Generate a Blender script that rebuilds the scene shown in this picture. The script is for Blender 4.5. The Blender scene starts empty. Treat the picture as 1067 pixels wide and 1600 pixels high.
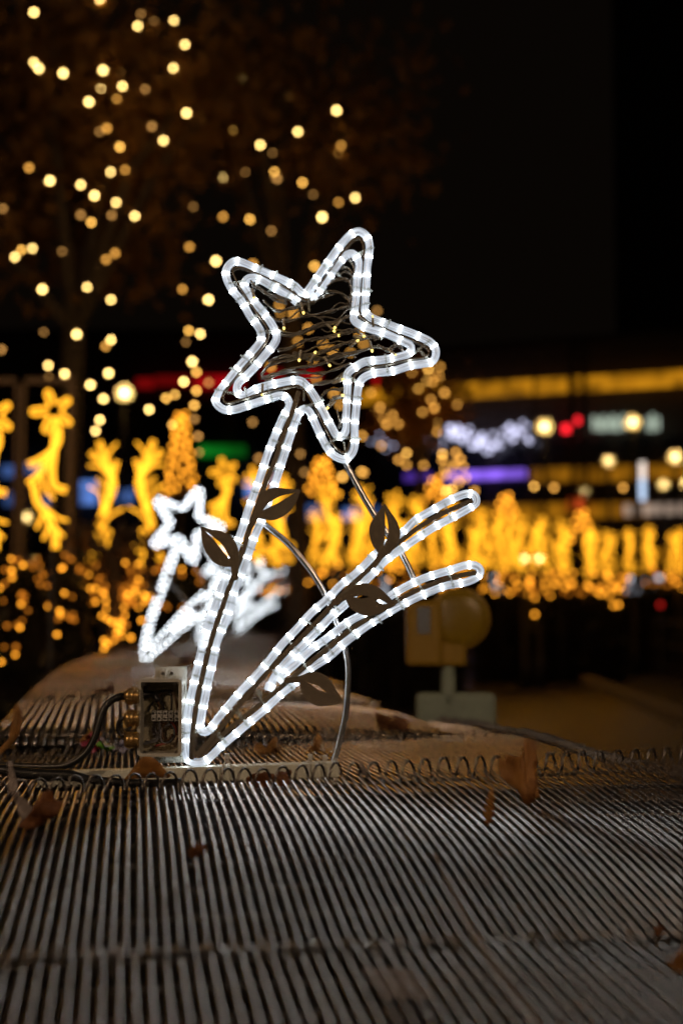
import bpy, bmesh, math, random
import numpy as np
from mathutils import Vector, Matrix
random.seed(7); rng = np.random.default_rng(7)
sc = bpy.context.scene
COL = sc.collection

# ------------------------------------------------------------------ camera
F = 2222.2                      # focal length in photograph pixels (50 mm, 36 mm tall frame, 1600 px)
CAMZ = 0.25                     # camera height above the barrier tops (z = 0)
PHI = math.atan(151.0 / F)      # camera tipped up: horizon at y = 951
cam = bpy.data.cameras.new('camera'); camo = bpy.data.objects.new('camera', cam); COL.objects.link(camo)
cam.sensor_fit = 'VERTICAL'; cam.sensor_height = 36.0; cam.sensor_width = 24.0; cam.lens = 50.0
cam.clip_start = 0.02; cam.clip_end = 600
camo.location = (0, 0, CAMZ); camo.rotation_euler = (math.pi / 2 + PHI, 0, 0)
cam.dof.use_dof = True; cam.dof.focus_distance = 2.12; cam.dof.aperture_fstop = 2.6; cam.dof.aperture_blades = 0
sc.camera = camo
# ------------------------------------------------------------------ night sky, exposure
wd = bpy.data.worlds.new('World'); sc.world = wd; wd.use_nodes = True
bg = wd.node_tree.nodes['Background']
SKYC = (1.0, 0.66, 0.42); SKYS = 0.0022
bg.inputs[0].default_value = (*SKYC, 1); bg.inputs[1].default_value = SKYS
sc.view_settings.view_transform = 'Standard'; sc.view_settings.look = 'None'
sc.view_settings.exposure = 0.0; sc.view_settings.gamma = 1.0; sc.view_settings.use_curve_mapping = False
cy = sc.cycles
cy.use_adaptive_sampling = False; cy.use_denoising = True
try:
    cy.denoiser = 'OPENIMAGEDENOISE'; cy.denoising_input_passes = 'RGB'; cy.denoising_prefilter = 'ACCURATE'
except Exception: pass
cy.max_bounces = 4; cy.diffuse_bounces = 2; cy.glossy_bounces = 2; cy.transmission_bounces = 3; cy.transparent_max_bounces = 8
cy.caustics_reflective = False; cy.caustics_refractive = False
cy.sample_clamp_indirect = 4.0
cy.use_light_tree = True

# ------------------------------------------------------------------ helpers
def P(px, py, Y):
    """point of the place seen at photograph pixel (px, py), Y metres ahead"""
    u = 800.0 - py
    yw = F * math.cos(PHI) - u * math.sin(PHI); zw = F * math.sin(PHI) + u * math.cos(PHI)
    s = Y / yw
    return Vector(((px - 533.5) * s, Y, CAMZ + zw * s))
def G(px, Y, z):
    return Vector(((px - 533.5) / F * Y, Y, z))
def lin(r, g, b):
    f = lambda c: (c / 255) / 12.92 if c / 255 <= 0.04045 else (((c / 255) + 0.055) / 1.055) ** 2.4
    return (f(r), f(g), f(b))
def mesh(name, v, f, mats=(), uv=None, smooth=False, mi=None):
    me = bpy.data.meshes.new(name)
    me.from_pydata([tuple(p) for p in v], [], f)
    if uv is not None:
        l = me.uv_layers.new(name='UVMap')
        flat = []
        for q in uv:
            if len(q) == 2 and not hasattr(q[0], '__len__'): flat += q
            else:
                for w in q: flat += w
        l.data.foreach_set('uv', np.asarray(flat, dtype=np.float32))
    for m in mats: me.materials.append(m)
    if mi is not None: me.polygons.foreach_set('material_index', mi)
    if smooth: me.polygons.foreach_set('use_smooth', [True] * len(me.polygons))
    me.update(); return me
def ob(name, me, parent=None, loc=None, rot=None, scale=None):
    o = bpy.data.objects.new(name, me); COL.objects.link(o)
    if parent is not None: o.parent = parent
    if loc is not None: o.location = loc
    if rot is not None: o.rotation_euler = rot
    if scale is not None: o.scale = scale if hasattr(scale, '__len__') else (scale,) * 3
    return o
def tag(o, label, cat, group=None):
    o['label'] = label; o['category'] = cat
    if group: o['group'] = group
    return o
def thing(name, label, cat, loc=(0, 0, 0), rz=0, group=None):
    o = bpy.data.objects.new(name, None); COL.objects.link(o); o.location = loc; o.rotation_euler = (0, 0, rz)
    o.empty_display_size = 0.05
    return tag(o, label, cat, group)
class MB:
    def __init__(s): s.v = []; s.f = []; s.uv = []; s.mi = []
    def add(s, v, f, uv=None, mi=0):
        n = len(s.v); s.v += [tuple(p) for p in v]
        for k, q in enumerate(f):
            s.f.append([i + n for i in q]); s.mi.append(mi)
            s.uv += uv[k] if uv else [(0, 0)] * len(q)
        return s
    def box(s, c, d, mi=0, R=None, bev=0):
        x, y, z = (a / 2 for a in d)
        if bev:
            vs = []; fs = []
            b = min(bev, x * .9, y * .9, z * .9)
            bm = bmesh.new(); bmesh.ops.create_cube(bm, size=1)
            for q in bm.verts: q.co = Vector((q.co.x * 2 * x, q.co.y * 2 * y, q.co.z * 2 * z))
            bmesh.ops.bevel(bm, geom=bm.edges[:], offset=b, segments=2, affect='EDGES', profile=.5)
            bm.verts.ensure_lookup_table(); bm.verts.index_update()
            vs = [q.co.copy() for q in bm.verts]; fs = [[q.index for q in p.verts] for p in bm.faces]; bm.free()
        else:
            vs = [Vector((i * x, j * y, k * z)) for i in (-1, 1) for j in (-1, 1) for k in (-1, 1)]
            fs = [[0, 1, 3, 2], [4, 6, 7, 5], [0, 4, 5, 1], [2, 3, 7, 6], [0, 2, 6, 4], [1, 5, 7, 3]]
        c = Vector(c)
        vs = [(R @ p if R else p) + c for p in vs]
        return s.add(vs, fs, None, mi)
    def tube(s, pts, r, n=8, closed=False, mi=0, cap=True, rr=None):
        v, f, uv = tube(pts, r, n, closed, cap, rr); return s.add(v, f, uv, mi)
    def cyl(s, a, b, r, n=12, mi=0, r2=None):
        return s.tube([a, b], r, n, mi=mi, rr=[r, r if r2 is None else r2])
    def build(s, name, mats, parent=None, smooth=False, **k):
        if not isinstance(mats, (list, tuple)): mats = [mats]
        return ob(name, mesh(name, s.v, s.f, mats, s.uv, smooth, s.mi), parent, **k)
def tube(pts, r, n=8, closed=False, cap=True, rr=None, up=None):
    pts = [Vector(p) for p in pts]; m = len(pts)
    T = []
    for i in range(m):
        a = pts[(i - 1) % m] if (closed or i > 0) else pts[i]
        b = pts[(i + 1) % m] if (closed or i < m - 1) else pts[i]
        T.append((b - a).normalized())
    h = Vector((0, 1, 0)) if abs(T[0].y) < .9 else Vector((1, 0, 0))
    N = [(h - T[0] * h.dot(T[0])).normalized()]
    for i in range(1, m):
        q = N[-1] - T[i] * N[-1].dot(T[i])
        N.append(q.normalized() if q.length > 1e-6 else N[-1])
    L = [0]
    for i in range(1, m): L.append(L[-1] + (pts[i] - pts[i - 1]).length)
    tot = L[-1] + ((pts[0] - pts[-1]).length if closed else 0)
    v = []
    for i in range(m):
        B = T[i].cross(N[i]); R = rr[i] if rr else r
        for k in range(n):
            a = 2 * math.pi * k / n
            v.append(pts[i] + (N[i] * math.cos(a) + B * math.sin(a)) * R)
    f = []; uv = []
    for i in range(m if closed else m - 1):
        j = (i + 1) % m; l1 = L[j] if j else tot
        for k in range(n):
            k2 = (k + 1) % n
            f.append([i * n + k, i * n + k2, j * n + k2, j * n + k])
            uv.append([(L[i], k / n), (L[i], (k + 1) / n), (l1, (k + 1) / n), (l1, k / n)])
    if cap and not closed:
        f.append([k for k in range(n)][::-1]); uv.append([(0, 0)] * n)
        f.append([(m - 1) * n + k for k in range(n)]); uv.append([(tot, 0)] * n)
    return v, f, uv
def smoothpath(pts, step, closed=False):
    """Catmull-Rom through pts (2D or 3D), resampled at even steps"""
    p = [np.array(q, float) for q in pts]; m = len(p); out = []
    for i in range(m if closed else m - 1):
        p1, p2 = p[i], p[(i + 1) % m]
        p0 = p[i - 1] if (i > 0 or closed) else 2 * p1 - p2
        p3 = p[(i + 2) % m] if (i + 2 < m or closed) else 2 * p2 - p1
        d1 = max(np.linalg.norm(p1 - p0), 1e-6) ** .5; d2 = max(np.linalg.norm(p2 - p1), 1e-6) ** .5; d3 = max(np.linalg.norm(p3 - p2), 1e-6) ** .5
        m1 = (p2 - p1) + d2 * ((p1 - p0) / d1 - (p2 - p0) / (d1 + d2)); m2 = (p2 - p1) + d2 * ((p3 - p2) / d3 - (p3 - p1) / (d2 + d3))
        for t in np.linspace(0, 1, 12, endpoint=False):
            out.append((2*t**3-3*t**2+1)*p1 + (t**3-2*t**2+t)*m1 + (-2*t**3+3*t**2)*p2 + (t**3-t**2)*m2)
    out.append(p[0] if closed else p[-1])
    a = np.array(out); s = np.concatenate([[0], np.cumsum(np.linalg.norm(np.diff(a, axis=0), axis=1))])
    k = max(2, int(round(s[-1] / step)) + 1); q = np.linspace(0, s[-1], k)
    r = np.stack([np.interp(q, s, a[:, c]) for c in range(a.shape[1])], 1)
    return r[:-1] if closed else r
def lift(pts, Y, org=Vector((0, 0, 0)), dy=0.0):
    return [P(q[0], q[1], Y) - org + Vector((0, dy, 0)) for q in pts]
# ------------------------------------------------------------------ materials
def mat(name, col, rough=.5, metal=0.0, emis=None, es=0.0, spec=.5, noise=None, bump=0, coat=0, rv=(.12, .15)):
    m = bpy.data.materials.new(name); m.use_nodes = True; nt = m.node_tree; b = nt.nodes['Principled BSDF']
    b.inputs['Base Color'].default_value = (*col, 1); b.inputs['Roughness'].default_value = rough; b.inputs['Metallic'].default_value = metal
    b.inputs['Specular IOR Level'].default_value = spec; b.inputs['Coat Weight'].default_value = coat
    if emis: b.inputs['Emission Color'].default_value = (*emis, 1); b.inputs['Emission Strength'].default_value = es
    if noise:
        col2, scale, lo, hi = noise
        tc = nt.nodes.new('ShaderNodeTexCoord'); n = nt.nodes.new('ShaderNodeTexNoise'); n.inputs['Scale'].default_value = scale; n.inputs['Detail'].default_value = 6
        r = nt.nodes.new('ShaderNodeValToRGB'); r.color_ramp.elements[0].position = lo; r.color_ramp.elements[1].position = hi
        r.color_ramp.elements[0].color = (*col, 1); r.color_ramp.elements[1].color = (*col2, 1)
        nt.links.new(tc.outputs['Object'], n.inputs['Vector']); nt.links.new(n.outputs['Fac'], r.inputs['Fac']); nt.links.new(r.outputs['Color'], b.inputs['Base Color'])
        mr = nt.nodes.new('ShaderNodeMapRange'); mr.inputs['To Min'].default_value = max(.05, rough - rv[0]); mr.inputs['To Max'].default_value = min(1, rough + rv[1])
        nt.links.new(n.outputs['Fac'], mr.inputs['Value']); nt.links.new(mr.outputs['Result'], b.inputs['Roughness'])
        if bump:
            bp = nt.nodes.new('ShaderNodeBump'); bp.inputs['Strength'].default_value = bump; bp.inputs['Distance'].default_value = .002
            nt.links.new(n.outputs['Fac'], bp.inputs['Height']); nt.links.new(bp.outputs['Normal'], b.inputs['Normal'])
    return m
def emit(name, col, s, noise=None):
    m = mat(name, tuple(min(.8, c * .5 + .1) for c in col), .4, emis=col, es=s)
    if noise:
        nt = m.node_tree; b = nt.nodes['Principled BSDF']
        tc = nt.nodes.new('ShaderNodeTexCoord'); n = nt.nodes.new('ShaderNodeTexNoise'); n.inputs['Scale'].default_value = noise
        mr = nt.nodes.new('ShaderNodeMapRange'); mr.inputs['From Min'].default_value = .35; mr.inputs['From Max'].default_value = .65
        mr.inputs['To Min'].default_value = s * .45; mr.inputs['To Max'].default_value = s * 1.5
        nt.links.new(tc.outputs['Object'], n.inputs['Vector']); nt.links.new(n.outputs['Fac'], mr.inputs['Value']); nt.links.new(mr.outputs['Result'], b.inputs['Emission Strength'])
    return m
def rope_mat(name, col_body, col_hot, base, hot, pitch=.030, half=.0036):
    """clear PVC rope light: streaky glowing body with an LED every `pitch` metres (u = metres along, v = round)"""
    m = bpy.data.materials.new(name); m.use_nodes = True; nt = m.node_tree; L = nt.links.new; N = nt.nodes.new
    b = nt.nodes['Principled BSDF']; b.inputs['Base Color'].default_value = (.55, .58, .62, 1); b.inputs['Roughness'].default_value = .22
    uv = N('ShaderNodeUVMap'); sp = N('ShaderNodeSeparateXYZ'); L(uv.outputs[0], sp.inputs[0])
    def mt(op, a, c=None, cl=False):
        n = N('ShaderNodeMath'); n.operation = op; n.use_clamp = cl
        for i, x in enumerate((a, c)):
            if x is None: continue
            if isinstance(x, (int, float)): n.inputs[i].default_value = x
            else: L(x, n.inputs[i])
        return n.outputs[0]
    u, v = sp.outputs[0], sp.outputs[1]
    fr = mt('FRACT', mt('DIVIDE', u, pitch)); dist = mt('MULTIPLY', mt('ABSOLUTE', mt('SUBTRACT', fr, .5)), pitch)
    pulse = mt('SUBTRACT', 1.0, mt('DIVIDE', dist, half), True)
    shoulder = mt('POWER', mt('SUBTRACT', 1.0, mt('DIVIDE', dist, half * 3.2), True), 1.6)
    glow = mt('SUBTRACT', 1.0, mt('DIVIDE', dist, pitch * .5), True)
    glow = mt('POWER', glow, 1.6)
    co = N('ShaderNodeCombineXYZ'); L(mt('MULTIPLY', u, 22.0), co.inputs[0])
    ang = mt('MULTIPLY', v, 2 * math.pi)
    L(mt('MULTIPLY', mt('SINE', ang), 4.5), co.inputs[1]); L(mt('MULTIPLY', mt('COSINE', ang), 4.5), co.inputs[2])
    ns = N('ShaderNodeTexNoise'); ns.inputs['Scale'].default_value = 1.0; ns.inputs['Detail'].default_value = 3; L(co.outputs[0], ns.inputs['Vector'])
    st = N('ShaderNodeMapRange'); st.inputs['From Min'].default_value = .38; st.inputs['From Max'].default_value = .62; st.inputs['To Min'].default_value = .42; st.inputs['To Max'].default_value = 1.5
    L(ns.outputs['Fac'], st.inputs['Value'])
    body = mt('MULTIPLY', mt('ADD', mt('MULTIPLY', st.outputs[0], base), mt('ADD', mt('MULTIPLY', glow, base * .35), mt('MULTIPLY', shoulder, base * 1.3))), 1.0)
    s = mt('ADD', body, mt('MULTIPLY', pulse, hot))
    mx = N('ShaderNodeMix'); mx.data_type = 'RGBA'; mx.inputs[6].default_value = (*col_body, 1); mx.inputs[7].default_value = (*col_hot, 1); L(mt('ADD', pulse, mt('MULTIPLY', glow, .5), True), mx.inputs[0])
    L(mx.outputs[2], b.inputs['Emission Color']); L(s, b.inputs['Emission Strength'])
    return m
M = {}
M['rope'] = rope_mat('white_rope_light', (.74, .85, 1.0), (.92, 1.0, 1.0), .54, 0.0, .030, .0026)
M['led'] = mat('rope_led', (.6, .6, .6), .3, emis=(.88, .95, 1.0), es=16.0)
M['rope'].cycles.emission_sampling = 'NONE'
M['gold'] = emit('gold_rope_light', (1.0, .42, .018), 2.7)
M['wire'] = mat('galvanised_wire', (.74, .67, .61), .18, 1.0, noise=((.52, .43, .35), 9, .4, .9), rv=(.01, .03))
M['coil'] = mat('coil_wire', (.20, .18, .16), .38, .92)
M['steel'] = mat('frame_steel', (.26, .23, .18), .42, .35)
M['tube'] = mat('support_tube', (.66, .66, .66), .26, .9)
M['leafmetal'] = mat('painted_leaf_plate', (.20, .165, .12), .55, 0.15, noise=((.16, .13, .09), 35, .4, .7))
M['rail'] = mat('painted_rail', (.78, .80, .68), .38, .0, noise=((.62, .62, .52), 30, .45, .7))
M['tie'] = None
M['bag'] = mat('fill_fabric', (.006, .005, .004), .95, spec=.1, noise=((.016, .012, .009), 14, .45, .8), bump=.6)
M['black'] = mat('black_rubber', (.012, .012, .012), .38)
M['plastic'] = mat('grey_box_plastic', (.60, .59, .52), .4)
M['inner'] = mat('box_inside', (.62, .56, .38), .6)
M['gland'] = mat('brass_gland', (.52, .33, .12), .32, .75)
M['screw'] = mat('screw_steel', (.35, .35, .35), .3, 1)
M['white'] = mat('white_plastic', (.72, .72, .68), .4)
M['blackwire'] = mat('clear_smoke_cable', (.24, .225, .19), .14, 0.0, spec=.9)
M['dark'] = mat('dark_facade', (.035, .026, .020), .8, noise=((.05, .036, .026), 3, .4, .7))
M['glass'] = mat('dark_window_glass', (.02, .02, .022), .12)
M['pole'] = mat('dark_pole', (.06, .05, .045), .5, .4)
M['asphalt'] = mat('asphalt', (.036, .030, .025), .45, noise=((.06, .05, .042), 8, .35, .7), bump=.4)
M['paving'] = mat('paving', (.035, .030, .025), .7, noise=((.06, .05, .042), 5, .35, .7), bump=.3)
M['kerb'] = mat('kerb_stone', (.60, .54, .46), .65, noise=((.2, .18, .15), 9, .4, .7))
M['bark'] = mat('bark', (.10, .07, .045), .9, noise=((.05, .035, .022), 12, .4, .7), bump=.8)
def glassmix(name, tr, second):
    m = bpy.data.materials.new(name); m.use_nodes = True; nt = m.node_tree; nt.nodes.remove(nt.nodes['Principled BSDF'])
    a = nt.nodes.new('ShaderNodeBsdfTransparent'); x = nt.nodes.new('ShaderNodeMixShader'); x.inputs[0].default_value = 1 - tr
    nt.links.new(a.outputs[0], x.inputs[1]); nt.links.new(second(nt).outputs[0], x.inputs[2]); nt.links.new(x.outputs[0], nt.nodes['Material Output'].inputs[0]); return m
def _gl(nt):
    g = nt.nodes.new('ShaderNodeBsdfGlossy'); g.inputs['Roughness'].default_value = .08; return g
def _trl(nt):
    g = nt.nodes.new('ShaderNodeBsdfTranslucent'); g.inputs['Color'].default_value = (.95, .82, .55, 1); return g
M['lid'] = glassmix('clear_lid', .90, _gl)
M['globe'] = glassmix('milky_globe', .35, _trl)
def _nyl(nt):
    d = nt.nodes.new('ShaderNodeBsdfDiffuse'); d.inputs['Color'].default_value = (.75, .78, .72, 1); return d
def _nylt(nt):
    g = nt.nodes.new('ShaderNodeBsdfTranslucent'); g.inputs['Color'].default_value = (.85, .9, .84, 1); return g
def _nyl2(nt):
    x = nt.nodes.new('ShaderNodeMixShader'); x.inputs[0].default_value = .5; nt.links.new(_nyl(nt).outputs[0], x.inputs[1]); nt.links.new(_nylt(nt).outputs[0], x.inputs[2]); return x
M['tie'] = glassmix('cable_tie_nylon', .60, _nyl2)
def leafmat(name, c1, c2, trans=.35, scale=40):
    m = mat(name, c1, .6, noise=(c2, scale, .35, .68), bump=.4)
    nt = m.node_tree; b = nt.nodes['Principled BSDF']; o = nt.nodes['Material Output']
    t = nt.nodes.new('ShaderNodeBsdfTranslucent'); x = nt.nodes.new('ShaderNodeMixShader'); x.inputs[0].default_value = trans
    r = [n for n in nt.nodes if n.type == 'VALTORGB'][0]
    nt.links.new(r.outputs['Color'], t.inputs['Color']); nt.links.new(b.outputs[0], x.inputs[1]); nt.links.new(t.outputs[0], x.inputs[2]); nt.links.new(x.outputs[0], o.inputs[0])
    return m
M['dry'] = leafmat('dry_leaf', (.58, .29, .075), (.30, .125, .035))
M['dry_dark'] = leafmat('dry_leaf_dark', (.28, .11, .035), (.12, .045, .018))
M['dry_pale'] = leafmat('dry_leaf_pale', (.55, .48, .44), (.38, .30, .26))
M['crown'] = leafmat('autumn_foliage', (.42, .21, .05), (.22, .11, .028), .5, 2)
M['hedge'] = leafmat('hedge_leaf', (.035, .035, .014), (.02, .02, .008), .3, 3)

# ------------------------------------------------------------------ the ground, road and kerb
GZ = -1.0
g = ob('ground', mesh('ground', [(-150, -30, GZ), (150, -30, GZ), (150, 260, GZ), (-150, 260, GZ)], [[0, 1, 2, 3]], [M['paving']])); g['kind'] = 'structure'
kx = smoothpath([(4.1, -12), (3.6, 2), (3.55, 10), (3.7, 15.5), (4.0, 24), (4.7, 34), (6.6, 46), (11, 60), (20, 76)], 1.2)
lx = smoothpath([(.75, -12), (.62, 2), (.40, 4.5), (.05, 8), (-.25, 13), (-.1, 20), (1.2, 32), (3.4, 46), (7.5, 62), (16, 80)], 1.2)
def strip(a, b, z, name, m):
    n = min(len(a), len(b)); ia = np.linspace(0, len(a) - 1, 60); 
    A = [(np.interp(i, range(len(a)), a[:, 0]), np.interp(i, range(len(a)), a[:, 1])) for i in ia]
    ib = np.linspace(0, len(b) - 1, 60)
    B = [(np.interp(i, range(len(b)), b[:, 0]), np.interp(i, range(len(b)), b[:, 1])) for i in ib]
    v = [(*q, z) for q in A] + [(*q, z) for q in B]
    return ob(name, mesh(name, v, [[i, i + 1, 61 + i, 60 + i] for i in range(59)], [m]))
rd = strip(kx, lx, GZ + .004, 'road', M['asphalt']); rd['kind'] = 'structure'
kb = MB()
for i in range(len(kx) - 1):
    a, b = kx[i], kx[i + 1]; t = (b - a) / np.linalg.norm(b - a); n = np.array([t[1], -t[0]])
    L_ = np.linalg.norm(b - a) - .012
    R = Matrix.Rotation(math.atan2(t[1], t[0]), 3, 'Z')
    kb.box(((a[0] + b[0]) / 2 + n[0] * .1, (a[1] + b[1]) / 2 + n[1] * .1, GZ + .06), (L_, .18, .14), R=R, bev=.012)
kbo = kb.build('kerb', M['kerb']); kbo['kind'] = 'structure'
# ------------------------------------------------------------------ wire mesh barriers
WID = 1.08
CD = np.array([-1.0, .2, 2.06, 3.25, 5.0, 7.0, 11.6, 16.0, 21.0, 27.0]); CX = np.array([.42, .245, -.037, -.215, -.50, -.82, -1.13, -1.14, -1.03, -.75])
def cline(d):
    x = np.interp(d, CD, CX); return x
def surf(pn, u, t):
    """u 0..1 left to right, t 0..1 near to far"""
    d0, d1, z, bul = pn['d0'], pn['d1'], pn['z'], pn['b']
    dc0, dc1 = d0, d1
    x0, x1 = cline(d0), cline(d1)
    cx = x0 + (x1 - x0) * t + pn.get('xo', 0); d = d0 + (d1 - d0) * t + (u - .5) * (pn.get('sn', 0) * (1 - t) + pn.get('sf', 0) * t)
    tx, ty = (x1 - x0), (d1 - d0); l = math.hypot(tx, ty); rx, ry = ty / l, -tx / l
    w = (u - .5) * WID * pn.get('w', 1)
    zz = (z[0] * (1 - u) + z[1] * u) * (1 - t) + (z[2] * (1 - u) + z[3] * u) * t
    e = pn.get('e', 1.0)
    zz += bul * (max(0, math.sin(math.pi * t)) ** e) * (max(0, math.sin(math.pi * u)) ** pn.get('eu', .7))
    zz += pn.get('wav', .004) * math.sin(3.1 * u + 5 * t + d0 * 3) * math.sin(math.pi * t)
    return Vector((cx + rx * w, d + ry * w, zz))
PAN = [  # z: near-left, near-right, far-left, far-right
    dict(d0=.30, d1=1.325, z=(-.095, -.150, -.037, -.070), b=.004, sf=.12),
    dict(d0=1.296, d1=1.955, z=(-.036, -.068, .001, .036), b=.010, eu=.3, sn=.12),
    dict(d0=1.975, d1=2.90, z=(-.014, .0, -.042, -.012), b=.002),
    dict(d0=2.92, d1=3.6, z=(-.044, -.016, -.050, -.04), b=.0),
    dict(d0=2.985, d1=4.0, z=(-.004, -.020, -.002, -.03), b=.022, e=.6, eu=.45, w=.90, xo=-.055),
    dict(d0=4.04, d1=5.1, z=(-.006, -.026, -.01, -.03), b=.034, e=.5, eu=.5, w=.93, xo=-.04),
    dict(d0=5.14, d1=6.2, z=(-.01, -.03, -.02, -.04), b=.024, e=.5, eu=.5),
]
d = 6.24
while d < 23: PAN.append(dict(d0=d, d1=d + 1.1, z=(-.03, -.04, -.03, -.04), b=.016, e=.6, eu=.6)); d += 1.14
PITCH = .0114; WR = .0021
WHERE = ['nearest wire mesh barrier, filling the bottom edge of the picture', 'wire mesh barrier in front of the lit star, with hooked coil along its far edge',
  'low wire mesh barrier carrying the base rail of the sharp white star', 'narrow strip of wire mesh barrier just behind the sharp white star, under fallen leaves',
  'domed wire mesh barrier behind the clear junction box', 'second domed wire mesh barrier behind the junction box, out of focus',
  'blurred wire mesh barrier just before the second white star']
for i, pn in enumerate(PAN):
    base = surf(pn, .5, .5); base.z = GZ
    lab = WHERE[i] if i < len(WHERE) else ('blurred wire mesh barrier under the second white star' if i == 7 else 'far blurred wire mesh barrier, %s one beyond the second white star' % ['first', 'second', 'third', 'fourth', 'fifth', 'sixth', 'seventh', 'eighth', 'ninth', 'tenth', 'eleventh', 'twelfth', 'thirteenth', 'fourteenth', 'fifteenth', 'sixteenth'][i - 8])
    t = thing('wire_barrier', lab, 'barrier', base, 0, 'wire mesh barriers in a row')
    pn['o'] = t; pn['base'] = base
    near = i < 5
    step = 1 if i < 8 else 2
    nw = int(WID * pn.get('w', 1) / (.0128 if i == 0 else PITCH if i < 4 else .0180)); allw = MB()
    for k in range(0, nw + 1, step):
        u = k / nw
        ns = 10 if near else 6
        ov = .012 if i in (0, 1, 2, 4) else 0.0
        ph = random.random() * 6; am = random.uniform(.0001, .0006)
        pts = []
        for j in range(ns + 1):
            q = surf(pn, u, j / ns); q.x += am * math.sin(ph + j / ns * 3.2); pts.append(q - base)
        if i == 4:   # wires of the lid curl down over its near edge
            pts = [pts[0] + Vector((.0, -.012, -.020)), pts[0] + Vector((0, -.008, -.006))] + pts[:]
        if near:
            v, f, uv = tube(pts, .0023 if i == 0 else WR if i < 4 else .0034, 6, cap=False)
            ob('wire', mesh('wire', v, f, [M['wire']], uv, True), t)
        else: allw.tube(pts, .0036 if step == 2 else .0032, 5, cap=False)
    if allw.v:
        o = allw.build('wires', M['wire'], t, True); o['kind'] = 'stuff'
    # cross wires below
    nc = int((pn['d1'] - pn['d0']) / .076)
    if i < 6:
        for j in range(nc + 1):
            tt = (j + .3) / (nc + .6)
            pts = [surf(pn, u, tt) - base - Vector((0, 0, 2 * WR + .0003)) for u in np.linspace(0, 1, 9)]
            v, f, uv = tube(pts, WR * .9, 5); ob('cross_wire', mesh('cross_wire', v, f, [M['coil']], uv, True), t)
    if i == 4:   # a second mesh layer below the lid
        lay = MB()
        for k in range(0, nw + 1):
            lay.tube([surf(pn, k / nw, tt) - base - Vector((-.004, -.02, .024)) for tt in (0, .05, .1)], WR, 5)
        o = lay.build('lower_mesh', M['wire'], t, True); o['kind'] = 'stuff'
    # fabric filling
    v = []; f = []; nu, nv = 26, 20
    for b in range(nv + 1):
        for a in range(nu + 1):
            q = surf(pn, .015 + .97 * a / nu, .01 + .98 * b / nv) - base
            e = min(a, nu - a, b, nv - b)
            q.z -= (.040 if i < 4 else .030) + (.020 if i < 4 else .010) * math.sin(a * 1.1 + i) * math.sin(b * .9 + 2 * i) + .006 * random.random() + (0.05 if e == 0 else 0)
            v.append(q)
    f = [[b * (nu + 1) + a, b * (nu + 1) + a + 1, (b + 1) * (nu + 1) + a + 1, (b + 1) * (nu + 1) + a] for b in range(nv) for a in range(nu)]
    ob('filling', mesh('filling', v, f, [M['bag']], None, True), t)
    # side mesh down to the ground
    sd = MB()
    for uu in (0, 1):
        for tt in np.linspace(0, 1, 25 if i < 7 else 9):
            q = surf(pn, uu, tt) - base; sd.cyl(q, Vector((q.x, q.y, .0)), WR, 5)
        for zz in (.1, .3, .5, .7, .9):
            a = surf(pn, uu, 0) - base; b = surf(pn, uu, 1) - base
            sd.cyl(Vector((a.x, a.y, zz)), Vector((b.x, b.y, zz)), WR, 5)
    # fabric liner down the sides
    o = sd.build('side_mesh', M['coil'], t, True); o['kind'] = 'stuff'
    ln = MB()
    c = [surf(pn, uu, tt) - base for uu, tt in ((.012, 0.025), (.988, 0.025), (.988, .99), (.012, .99))]
    vv = [Vector((q.x, q.y, 0)) for q in c] + [Vector((q.x, q.y, q.z - (.12 if i < 4 else .035))) for q in c]
    ln.add(vv, [[0, 1, 5, 4], [1, 2, 6, 5], [2, 3, 7, 6], [3, 0, 4, 7]]); ln.build('liner', M['bag'], t)
def coil(pn, ends, name, R=.0155, pitch=.0250, wr=.0019, seg=14, dz=.0, w=1.0, pw=.62, m='coil', lean=0):
    a = [surf(pn, u, t) for u, t in ends]
    pts3 = smoothpath([tuple(q) for q in a], .02)
    L = np.concatenate([[0], np.cumsum(np.linalg.norm(np.diff(pts3, axis=0), axis=1))]); n = int(L[-1] / pitch * seg)
    T = Vector(pts3[-1] - pts3[0]).normalized(); U = Vector((0, 0, 1)); U = (U - T * T.dot(U)).normalized(); B = T.cross(U)
    out = []; ph = 0
    for k in range(n + 1):
        s = L[-1] * k / n; c = Vector([np.interp(s, L, pts3[:, j]) for j in range(3)])
        th = 2 * math.pi * s / pitch; rr = R * (1 + .07 * math.sin(s * 37) + .05 * math.sin(s * 91 + 1)); 
        c = c + T * (.0018 * math.sin(s * 53) + lean * math.cos(th * 1.0))
        sn = math.sin(th); sn = math.copysign(abs(sn) ** pw, sn)
        out.append(c + U * (sn * rr + dz) + B * math.cos(th) * rr * w - pn['base'])
    v, f, uv = tube(out, wr, 5); ob(name, mesh(name, v, f, [M[m]], uv, True), pn['o'])
ln = lambda t, a=0, b=1: [(a + (b - a) * k / 8, t) for k in range(9)]
coil(PAN[1], ln(1.012), 'coil', R=.0145, w=.8, wr=.0019, pw=.75, dz=.004, lean=-.0042)
pts = [Vector((.0046 * math.cos(a), 0, .0046 * math.sin(a))) for a in np.linspace(0, 2 * math.pi, 10, endpoint=False)]
v, f, uv = tube(pts, .0016, 5, True); RING = mesh('ring', v, f, [M['coil']], uv, True)
for k in range(0, 88, 2):
    q = surf(PAN[1], k / 88, .012); ob('ring', RING, PAN[1]['o'], q - PAN[1]['base'] + Vector((0, random.uniform(-.004, .004), .001)), (random.uniform(-.3, .3), 0, random.uniform(.5, .9)))
coil(PAN[2], ln(1.005), 'coil', R=.0125)
coil(PAN[2], [(1, k / 8) for k in range(9)], 'coil', R=.0135, pitch=.017)
coil(PAN[3], [(1, k / 8) for k in range(9)], 'coil', R=.0135, pitch=.017)
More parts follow.
